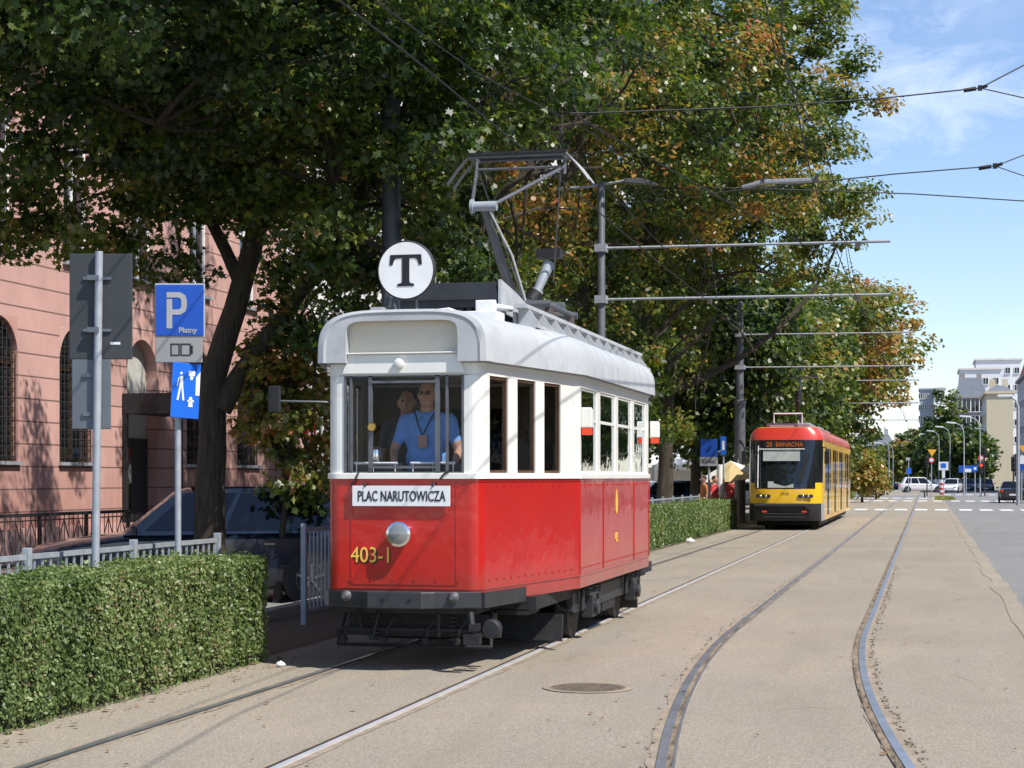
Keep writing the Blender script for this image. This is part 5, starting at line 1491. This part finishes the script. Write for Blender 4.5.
b.add(ring + [(0, 0, 2.3)], [(i, (i + 1) % 8, 8) for i in range(8)]); b.m = [0, 0, 0, 0, 1, 0, 0, 1]; co = b.build('canopy', ['canvas_beige', 'canvas_white'], t, solid=.02, fix=True); co.rotation_euler = (R(10), R(-6), 0)
for px, z, top, lg, hr, lb, rz in ((714.5, 60, 'shirt_red', 'jeans', 'hair_dark', 'person in dark red top with dark hair beside the white post', R(70)), (704, 62, 'shirt_orange', 'jeans', 'hair_dark', 'person in orange top standing between the white car and the sign pole', R(-60)),
                               (732, 66, 'shirt_red', 'jeans', 'hair_grey', 'person in red top standing under the tilted parasol', R(20)), (936, 202, 'shirt_white', 'jeans', 'hair_dark', 'person in white shirt at the far junction', 0)):
    q = at(px, 477, z); person((q.x, q.y, 0), rz, lb, top, lg, hr, 1.72, voxel=.03, stride=.08)

# ------------------------------------------------------------------ buildings
def rustic(name, base, groove=.46, z0=0.0):
    m = bpy.data.materials.new(name); m.use_nodes = True; nt = m.node_tree; p = nt.nodes['Principled BSDF']
    f = tex(nt, .7, 6, .6); f2 = tex(nt, 3, 6, .65, mapscale=(1, 1, .35))
    c = ramp(nt, f, [(.3, tuple(x * .86 for x in base)), (.7, tuple(min(1, x * 1.08) for x in base))])
    c = mixc(nt, ramp(nt, f2, [(.52, (0, 0, 0)), (.8, (.5, .5, .5))]), c, tuple(x * .72 for x in base))
    g = nt.nodes.new('ShaderNodeNewGeometry'); sp = nt.nodes.new('ShaderNodeSeparateXYZ'); nt.links.new(g.outputs['Position'], sp.inputs[0])
    damp = math_(nt, 'ADD', math_(nt, 'MULTIPLY', sp.outputs['Z'], .16), math_(nt, 'MULTIPLY', tex(nt, 1.4, 7, .7, mapscale=(1, 1, .3)), .9))
    c = mixc(nt, ramp(nt, damp, [(.45, (.7, .7, .7)), (.95, (0, 0, 0))]), c, (base[0] * .62, base[1] * .48, base[2] * .42))
    zz = math_(nt, 'FRACT', math_(nt, 'DIVIDE', sp.outputs['Z'], groove))
    ln = math_(nt, 'LESS_THAN', zz, .065)
    c = mixc(nt, ln, c, tuple(x * .35 for x in base))
    nt.links.new(c, p.inputs['Base Color']); p.inputs['Roughness'].default_value = .9; p.inputs['Specular IOR Level'].default_value = .2
    b_ = nt.nodes.new('ShaderNodeBump'); b_.inputs['Strength'].default_value = 1; b_.inputs['Distance'].default_value = .05; b_.invert = True
    nt.links.new(ln, b_.inputs['Height']); nt.links.new(b_.outputs[0], p.inputs['Normal']); MATS[name] = m
rustic('pink_render', (.56, .34, .295), .47); mat('pink_smooth', (.56, .33, .285), .85, 0, .1, 1.2, .1, dirt=((.42, .2, .15), 1, .5, .8)); rustic('white_render', (.72, .70, .66), 3.3)
def facade(b, x, y0, y1, z0, z1, holes, depth, mi=0, sgn=1):
    """street wall in plane X=x with rectangular holes (ya, yb, za, zb), reveals going back"""
    ys = sorted({y0, y1, *[h[0] for h in holes], *[h[1] for h in holes]}); zs_ = sorted({z0, z1, *[h[2] for h in holes], *[h[3] for h in holes]})
    for i in range(len(ys) - 1):
        for j in range(len(zs_) - 1):
            yc, zc = (ys[i] + ys[i + 1]) / 2, (zs_[j] + zs_[j + 1]) / 2
            if any(h[0] < yc < h[1] and h[2] < zc < h[3] for h in holes): continue
            b.add([(x, ys[i], zs_[j]), (x, ys[i + 1], zs_[j]), (x, ys[i + 1], zs_[j + 1]), (x, ys[i], zs_[j + 1])], [(0, 1, 2, 3)], mi)
    d = x - depth
    for a, c, e, f in holes:
        b.add([(x, a, e), (x, c, e), (x, c, f), (x, a, f), (d, a, e), (d, c, e), (d, c, f), (d, a, f)], [(0, 1, 5, 4), (1, 2, 6, 5), (2, 3, 7, 6), (3, 0, 4, 7), (4, 5, 6, 7)], mi)
FX = -18.2
pb = empty('apartment_building', (FX, 40, 0), 0, 'pink rendered building with banded facade and arched ground floor openings', 'building')
y0, y1 = -20 , 51.5 - 40
holes = []; bays = [-0.2 - 3.42 * k for k in range(0, 5)] + [3.22 + 3.42 * k for k in range(0, 3)]
for yc in bays:
    holes.append((yc - .62, yc + .62, 6.35, 9.2)); holes.append((yc - .6, yc + .6, 11.0, 13.3)); holes.append((yc - .6, yc + .6, 14.4, 16.3))
    if abs(yc + .2) > .1: holes.append((yc - .80, yc + .80, 2.0, 4.95))
    else: holes.append((yc - .85, yc + .85, .0, 4.95))
b = MB(); facade(b, 0, y0, y1, 0, 17.5, holes, .38); b.bbox(-12, -.40, y0, y1, .0, 17.5)
wl = b.build('wall', 'pink_render', pb)
# arches: spandrels in the ground floor openings
for (a, c, e, f) in holes:
    if f == 4.95:
        r_ = (c - a) / 2; yc = (a + c) / 2
        for sd in (-1, 1):
            arc = [(yc + sd * r_ * math.cos(t), f - r_ + r_ * math.sin(t)) for t in [math.pi / 2 * k / 8 for k in range(9)]]
            MB().prism(arc + [(yc + sd * r_, f)], -.37, -.002, 'YZ').build('arch_spandrel', 'pink_smooth', pb)
b = MB(); b.bbox(-.05, .16, y0, y1, 10.0, 10.2); b.bbox(-.05, .30, y0, y1, 10.2, 10.4); b.bbox(-.1, .6, y0, y1, 17.1, 17.6); b.bbox(0, .10, y0, y1, 0, .62)
b.build('cornice', 'pink_smooth', pb)
def pwin(parent, yc, hw_, z0, z1, x=-.13, grille=False, arch=False):
    fr = MB()
    for ya in (-hw_, -.03, hw_ - .06): fr.bbox(x - .03, x + .02, yc + ya, yc + ya + .06, z0, z1)
    zt = z0 + (z1 - z0) * .68
    for za in (z0, zt, z1 - .06): fr.bbox(x - .028, x + .028, yc - hw_, yc + hw_, za, za + .06)
    fo = fr.build('window', 'brown_wood' if grille else 'white_paint', parent)
    MB().bbox(x - .035, x - .025, yc - hw_, yc + hw_, z0, z1).build('pane', 'dark_glass', fo)
    MB().bbox(x - .12, .10, yc - hw_ - .05, yc + hw_ + .05, z0 - .07, z0).build('sill', 'galvanised', fo)
    if grille:
        g = MB(); n = 9
        for k in range(n + 1): y = yc - hw_ + 2 * hw_ * k / n; g.tube([(-.06, y, z0), (-.06, y, z1)], .012, 4)
        m_ = int((z1 - z0) / .2)
        for k in range(m_): z = z0 + .2 * k + .1; g.tube([(-.06, yc - hw_, z), (-.06, yc + hw_, z)], .012, 4)
        g.build('iron_grille', 'black_iron', fo)
for yc in bays:
    pwin(pb, yc, .62, 6.35, 9.2); pwin(pb, yc, .6, 11.0, 13.3); pwin(pb, yc, .6, 14.4, 16.3)
    if abs(yc + .2) > .1: pwin(pb, yc, .80, 2.0, 4.95, grille=True)
    else:
        dr = MB().bbox(-.34, -.26, yc - .85, yc + .85, 0, 2.6).build('door', 'dark_grey_metal', pb)
        MB().bbox(-.255, -.25, yc - .8, yc - .1, .5, 2.4).build('door_pane', 'dark_glass', dr)
        MB().bbox(-.31, -.30, yc - .85, yc + .85, 2.6, 4.95).build('fanlight', mat('fanlight_pale', (.5, .5, .46), .5), pb)
        b = MB(); b.bbox(.02, 1.5, yc - 1.15, yc + 1.15, 3.15, 3.62); b.bbox(1.38, 1.48, yc - 1.14, yc - 1.04, 0, 3.15); b.bbox(.02, .12, yc - 1.14, yc - 1.04, 0, 3.15); b.bbox(1.4, 1.48, yc + 1.05, yc + 1.13, 0, 3.15)
        b.build('entrance_canopy', 'black_iron', pb)
MB().bbox(-12.3, .7, y0, y1, 17.6, 17.9).build('roof', mat('roof_dark', (.12, .10, .09), .7), pb)
# red banner sign
t = MB().box((0, 0, 0), (.06, .8, .9)).build('shop_sign', mat('banner_red', (.6, .03, .02), .5), loc=at(310, 440, 47.5)); tag(t, 'small red sign board seen through the leaves left of the red tram', 'sign')
b = MB(); b.lathe([(.28, .032), (.28, .036)], axis='X', n=20); b.build('white_emblem', 'lamp_white', t)
MB().lathe([(.19, .037), (.19, .040)], axis='X', n=20).build('emblem_centre', 'banner_red', t)

def block(label, X0, X1, Y0, Y1, H, wall, floors, cols, side='X', win=(.9, 1.5), rf=None, name='apartment_building', faces=('F', 'S'), mans=None, balcony=False, wmat='dark_glass', seed=0):
    """box building; F = wall facing the camera (-Y), S = wall facing the street"""
    t = empty(name, ((X0 + X1) / 2, Y0, 0), 0, label, 'building', 'buildings down the street')
    w, d = X1 - X0, Y1 - Y0
    b = MB(); b.bbox(-w / 2, w / 2, 0, d, 0, H); b.build('wall', wall, t)
    b = MB(); b.bbox(-w / 2 - .3, w / 2 + .3, -.3, d + .3, H, H + .35); b.build('cornice', 'white_render' if 'white' in wall else wall, t)
    if mans: 
        b = MB(); b.add([(-w / 2, 0, H + .35), (w / 2, 0, H + .35), (w / 2, d, H + .35), (-w / 2, d, H + .35), (-w / 2 + 1.2, 1.2, H + mans[0]), (w / 2 - 1.2, 1.2, H + mans[0]), (w / 2 - 1.2, d - 1.2, H + mans[0]), (-w / 2 + 1.2, d - 1.2, H + mans[0])], [(0, 1, 5, 4), (1, 2, 6, 5), (2, 3, 7, 6), (3, 0, 4, 7), (4, 5, 6, 7)])
        rf_ = b.build('roof', mans[1], t)
        for k in range(max(2, int(w / 4))):
            MB().box((-w / 2 + (k + .6) * w / max(2, int(w / 4)), d * .4, H + mans[0] + .5), (.8, .6, 1.6)).build('chimney', wall, rf_)
    src = None; fh = (H - 1.0) / floors; n = 0
    for fc in faces:
        if fc == 'F': ext, nc = w, cols[0]
        else: ext, nc = d, cols[1]
        for i in range(nc):
            for j in range(floors):
                if n > 95: continue
                u = (i + .5) / nc * ext; z = .9 + j * fh + fh * .25
                key = fc
                m_ = MB()
                if src is None or src[0] != key:
                    if fc == 'F': m_.bbox(-win[0] / 2, win[0] / 2, -.05, .06, 0, win[1])
                    else: m_.bbox(-.06, .05, -win[0] / 2, win[0] / 2, 0, win[1])
                    o = m_.build('window', wmat, t); src = (key, o)
                    f = MB(); e = .09
                    if fc == 'F':
                        for q in ((-win[0] / 2 - e, -win[0] / 2), (win[0] / 2, win[0] / 2 + e), (-.03, .03)): f.bbox(q[0], q[1], -.10, .0, -.05, win[1] + .05)
                        f.bbox(-win[0] / 2 - .15, win[0] / 2 + .15, -.18, 0, -.15, -.05)
                    else:
                        sx = -1 if fc == 'S' else 1
                        for q in ((-win[0] / 2 - e, -win[0] / 2), (win[0] / 2, win[0] / 2 + e), (-.03, .03)): f.bbox(min(0, sx * .10), max(0, sx * .10), q[0], q[1], -.05, win[1] + .05)
                        f.bbox(min(0, sx * .18), max(0, sx * .18), -win[0] / 2 - .15, win[0] / 2 + .15, -.15, -.05)
                    fo = f.build('window_frame', 'white_paint', o)
                else:
                    o = src[1].copy(); COL.objects.link(o); o.parent = t
                    for ch in [c for c in src[1].children]:
                        c2 = ch.copy(); COL.objects.link(c2); c2.parent = o
                if fc == 'F': o.location = (-w / 2 + u, -.01, z)
                elif fc == 'S': o.location = (-w / 2 - .0, u, z)
                else: o.location = (w / 2, u, z)
                n += 1
    return t
mat('beige_render', (.60, .52, .36), .85, 0, .05, .3, 0, dirt=((.48, .42, .30), .3, .5, .8)); mat('grey_render', (.30, .28, .28), .85, 0, .06, .3, 0, dirt=((.22, .2, .2), .3, .5, .8))
mat('blue_grey_render', (.34, .38, .43), .85, 0, .05, .3); mat('tile_red', (.45, .13, .08), .8, 0, .15, 2); mat('slate', (.16, .18, .21), .6, 0, .1, 1); mat('facade_white', (.74, .74, .73), .85, 0, .03, .3)
mat('tan_render', (.45, .38, .30), .85, 0, .06, .3)
# white apartment row beyond the pink building
block('white rendered apartment house glimpsed through the maples behind the pantograph', FX - 12, FX - .4, 52.2, 112, 19, 'facade_white', 5, (3, 18), faces=('E',))
block('long white low building behind the market tents', -30, -15.5, 113, 150, 12, 'facade_white', 3, (5, 10), faces=('F', 'E'))
# right side of the street
block('grey lilac building with a red tiled roof at the right picture edge', 11.0, 24, 196, 232, 13.2, 'grey_render', 4, (6, 9), mans=(4.0, 'tile_red'), win=(1.1, 2.0))
block('tall beige building with blank sunlit end wall beside the grey lilac building', 8.2, 11.8, 262, 285, 13.4, 'beige_render', 4, (0, 6), faces=('S',), mans=(1.2, 'slate'))
block('grey building with steep mansard roof left of the beige wall', 4.2, 9.6, 300, 330, 14.4, 'grey_render', 5, (4, 6), mans=(3.4, 'slate'), win=(1.2, 1.9))
block('white stepped apartment block behind the mansard building', 6.0, 13.4, 345, 360, 21.6, 'facade_white', 6, (4, 4), win=(.9, 1.1))
block('taller white apartment tower above the beige building', 9.4, 18, 365, 380, 24.6, 'facade_white', 7, (5, 4), win=(.9, 1.1))
block('pale blue grey tower beyond the far trees', -1.6, 1.6, 430, 445, 22.0, 'blue_grey_render', 8, (7, 3), win=(.9, 1.2))
block('bright white slab house beside the pale tower', 1.9, 4.0, 425, 440, 22, 'facade_white', 7, (2, 3), win=(.9, 1.2))
block('distant white and tan house left of the tower above the tracks', -16, -7, 400, 420, 8.5, 'blue_grey_render', 3, (8, 3), mans=(2.5, 'slate'))
block('distant tan house closing the street on the left', -46, -24, 380, 400, 8, 'tan_render', 3, (9, 3), mans=(3, 'tile_red'))
block('distant grey block behind the dark trees on the axis of the street', 4.8, 8.6, 450, 470, 15, 'tan_render', 5, (3, 3))
block('large tan apartment row far behind the brown trees', -70, -30, 300, 330, 16, 'tan_render', 5, (14, 4))

# ------------------------------------------------------------------ far street furniture
def far_lamp(px, z, top_y, reach, label):
    q = at(px, 477, z); t = empty('street_lamp', (q.x, q.y, 0), 0, label, 'street lamp', 'curved street lamps')
    h = (477 - top_y) * z / F_PX + CAM_H
    pts = [(0, 0, 0), (0, 0, h - 1.2)] + [(-.5 * (1 - math.cos(a)), 0, h - 1.2 + 1.15 * math.sin(a)) for a in (.5, .9, 1.2, 1.5)] + [(-reach, 0, h + .12)]
    MB().tube(pts, [.07, .055, .045, .042, .04, .04, .035], 6).build('lamp_post', 'galvanised', t)
    MB().box((-reach - .35, 0, h + .13), (.9, .3, .14), ry=.08).build('lamp_head', 'lamp_white', t, bevel=.03)
far_lamp(980, 150, 418, .85, 'tallest curved street lamp, in front of the beige wall')
far_lamp(964, 172, 424, .85, 'curved street lamp second from the beige wall')
far_lamp(950, 200, 428, .8, 'curved street lamp third from the beige wall, over the dark trees')
far_lamp(939, 225, 432, .7, 'curved street lamp fourth from the beige wall')
far_lamp(930, 250, 435, .6, 'small curved street lamp farthest from the beige wall')
far_lamp(889, 210, 441, 1.6, 'curved street lamp beside the far tracks above the silver car')
far_lamp(893, 235, 444, 1.6, 'small street lamp beside the far tracks behind its taller twin')
q = at(1018, 477, 108); t = empty('street_lamp', (q.x, q.y, 0), 0, 'tall straight lamp post at the right picture edge with traffic lights', 'street lamp')
MB().tube([(0, 0, 0), (0, 0, 5.9), (-.15, 0, 6.3), (-.5, 0, 6.5)], [.12, .09, .07, .05], 8).build('lamp_post', 'galvanised', t)
MB().box((-.75, 0, 6.55), (.9, .3, .16)).build('lamp_head', 'lamp_white', t, bevel=.03)
def sgn(px, z, label, items, h=None, name='road_sign', cat='road sign'):
    q = at(px, 477, z); t = empty(name, (q.x, q.y, 0), 0, label, cat); s = z / F_PX
    tops = max((477 - it[2]) * s + CAM_H for it in items)
    MB().tube([(0, 0, 0), (0, 0, tops)], .05, 6).build('pole', 'galvanised', t)
    for k, it in enumerate(items):
        kind, cx_, cy_, w_, h_, m_ = it; X = (cx_ - px) * s; Z = (477 - cy_) * s + CAM_H; W_, H_ = w_ * s, h_ * s; y = -.08
        if kind == 'tri': MB().prism([(X - W_ / 2, Z + H_ / 2), (X + W_ / 2, Z + H_ / 2), (X, Z - H_ / 2)], y - .02, y).build('yield_board', m_, t)
        elif kind == 'disc':
            o_ = MB().lathe([(W_ / 2, y), (W_ / 2, y - .02)], origin=(X, 0, Z), axis='Y', n=20).build('round_board', m_, t); MB().lathe([(W_ / 3.2, y - .021), (W_ / 3.2, y - .025)], origin=(X, 0, Z), axis='Y', n=16).build('disc_centre', 'lamp_white', o_)
        else: MB().box((X, y, Z), (W_, .03, H_)).build({'box': 'board', 'pic': 'pictogram', 'light': 'signal_head'}[kind], m_, t) if kind != 'pic' else MB().box((X, y - .02, Z), (W_, .03, H_)).build('pictogram', m_, t)
    return t
mat('yield_yellow', (.85, .42, .03), .5); mat('sign_red', (.55, .04, .03), .5)
sgn(931.5, 165, 'yellow triangle give way sign above a round prohibition sign at the junction', [('tri', 932, 453, 9, 7, 'yield_yellow'), ('disc', 931.5, 460, 6, 6, 'sign_red')])
sgn(943.5, 160, 'white tram stop board with blue pictogram on a pole', [('box', 943.5, 466, 9.5, 8.5, 'lamp_white'), ('pic', 943.5, 465.5, 5, 4.5, 'zone_blue'), ('box', 943.5, 474, 3, 8, 'lamp_white')])
sgn(908.5, 180, 'small blue sign pole left of the white crossing car', [('box', 909, 471, 4.5, 6, 'zone_blue'), ('box', 908, 459, 4, 3, 'sign_grey')])
sgn(966, 175, 'wide blue direction board under the curved lamps', [('box', 966, 469, 14, 7, 'sign_blue'), ('pic', 968, 470.5, 6, 3.5, 'lamp_white')])
sgn(975, 168, 'blue pedestrian crossing sign beside the direction board', [('box', 975, 468.5, 5, 5.5, 'zone_blue'), ('pic', 975, 468.5, 2.4, 2.4, 'lamp_white')])
sgn(1021.5, 112, 'yellow triangle over a blue and white board at the right picture edge', [('tri', 1023, 449, 9, 7, 'yield_yellow'), ('box', 1024, 460, 8, 9, 'lamp_white'), ('box', 1024, 467, 8, 6, 'sign_blue')])
def signal(px, z, y_, label, lit, arm_=0):
    q = at(px, 477, z); s = z / F_PX; t = empty('traffic_light', (q.x, q.y, 0), 0, label, 'traffic light', 'traffic lights at the junction')
    Z = (477 - y_) * s + CAM_H
    MB().tube([(0, 0, 0), (0, 0, Z + .6)], .06, 6).build('pole', 'dark_grey_metal', t)
    hd_ = MB().box((0, -.15, Z), (.32, .22, .95)).build('signal_head', 'black_iron', t, bevel=.03)
    for k, c in enumerate(('red', 'amber', 'green')):
        m_ = 'red_lens' if (c == 'red' and lit) else 'black_paint'
        if lit and c == 'red':
            if 'signal_red' not in MATS:
                mm = mat('signal_red', (.8, .05, .02), .3); pp = mm.node_tree.nodes['Principled BSDF']; pp.inputs['Emission Color'].default_value = (1, .05, .02, 1); pp.inputs['Emission Strength'].default_value = 1.2
            m_ = 'signal_red'
        MB().lathe([(.11, -.27), (.09, -.29), (.01, -.29)], origin=(0, 0, Z + .30 - k * .30), axis='Y', n=14).build('lens', m_, hd_)
signal(927, 158, 462, 'dark traffic light left of the give way sign', False)
signal(981, 150, 469, 'traffic light with red lit below the red round sign', True)
signal(1013.5, 118, 464, 'traffic light by the lamp post at the right picture edge', False)
signal(984.5, 156, 452, 'high traffic light in front of the beige wall', False)
sgn(981, 152, 'red round sign above a blue round sign near the beige wall', [('disc', 981, 458, 6, 6, 'sign_red'), ('disc', 981, 464.5, 5, 5, 'sign_blue')])
# striped bollard
q = at(942, 477, 172); t = empty('bollard', (q.x, q.y, 0), 0, 'red and white striped bollard beside the white crossing car', 'bollard')
b = MB()
for k in range(6): b.lathe([(.22, k * .22), (.22, k * .22 + .22)], n=12, mi=k % 2)
b.build('striped_post', ['sign_red', 'lamp_white'], t)
q = at(924.5, 498, 144)
tag(MB().lathe([(.06, 0), (.06, .5), (.03, .53)], n=8).build('bollard', 'black_iron', loc=(q.x, q.y, 0)), 'short dark bollard standing on the traffic island before the crossing car', 'bollard')
# small grass on island
n = 900; P = np.c_[rng.uniform(.6, 2.0, n), rng.uniform(134, 150, n), rng.uniform(0, .12, n)]
o = leaves('grass', P, rng.normal(size=(n, 3)) + np.array([0, -1, .4]), rng.uniform(.1, .22, n), rng.uniform(.5, .8, n), QUAD, 'maple_leaf'); tag(o, 'patch of dry grass on the far traffic island', 'grass', kind='stuff')
# ------------------------------------------------------------------ the other side of the street: outside the picture, mirrored in the tram's windows and red paint
t = block('long beige apartment row across the road mirrored in the side of the red tram', 24, 36, 0, 150, 15, 'beige_render', 4, (0, 20), faces=('S',), win=(1.3, 1.8))
for k, Y in enumerate([12, 30, 48, 62, 76, 90, 104, 118, 132]):
    tree('roadside_tree', 'tree across the road mirrored in the windows of the red tram', 16.0 + (k % 3) * .3, Y, [(0, 0, 0), (0, 0, 2.5), (0, 0, 5)], .2, [(0, 0, 5.8, 3.2, 4.4, 3.3)], 130, 60, .36, tone_green(.4, .1, 90 + k), 'trees across the road', shape=QUAD, seed=90 + k, clump_r=.9, limbs=8, twigs=10)
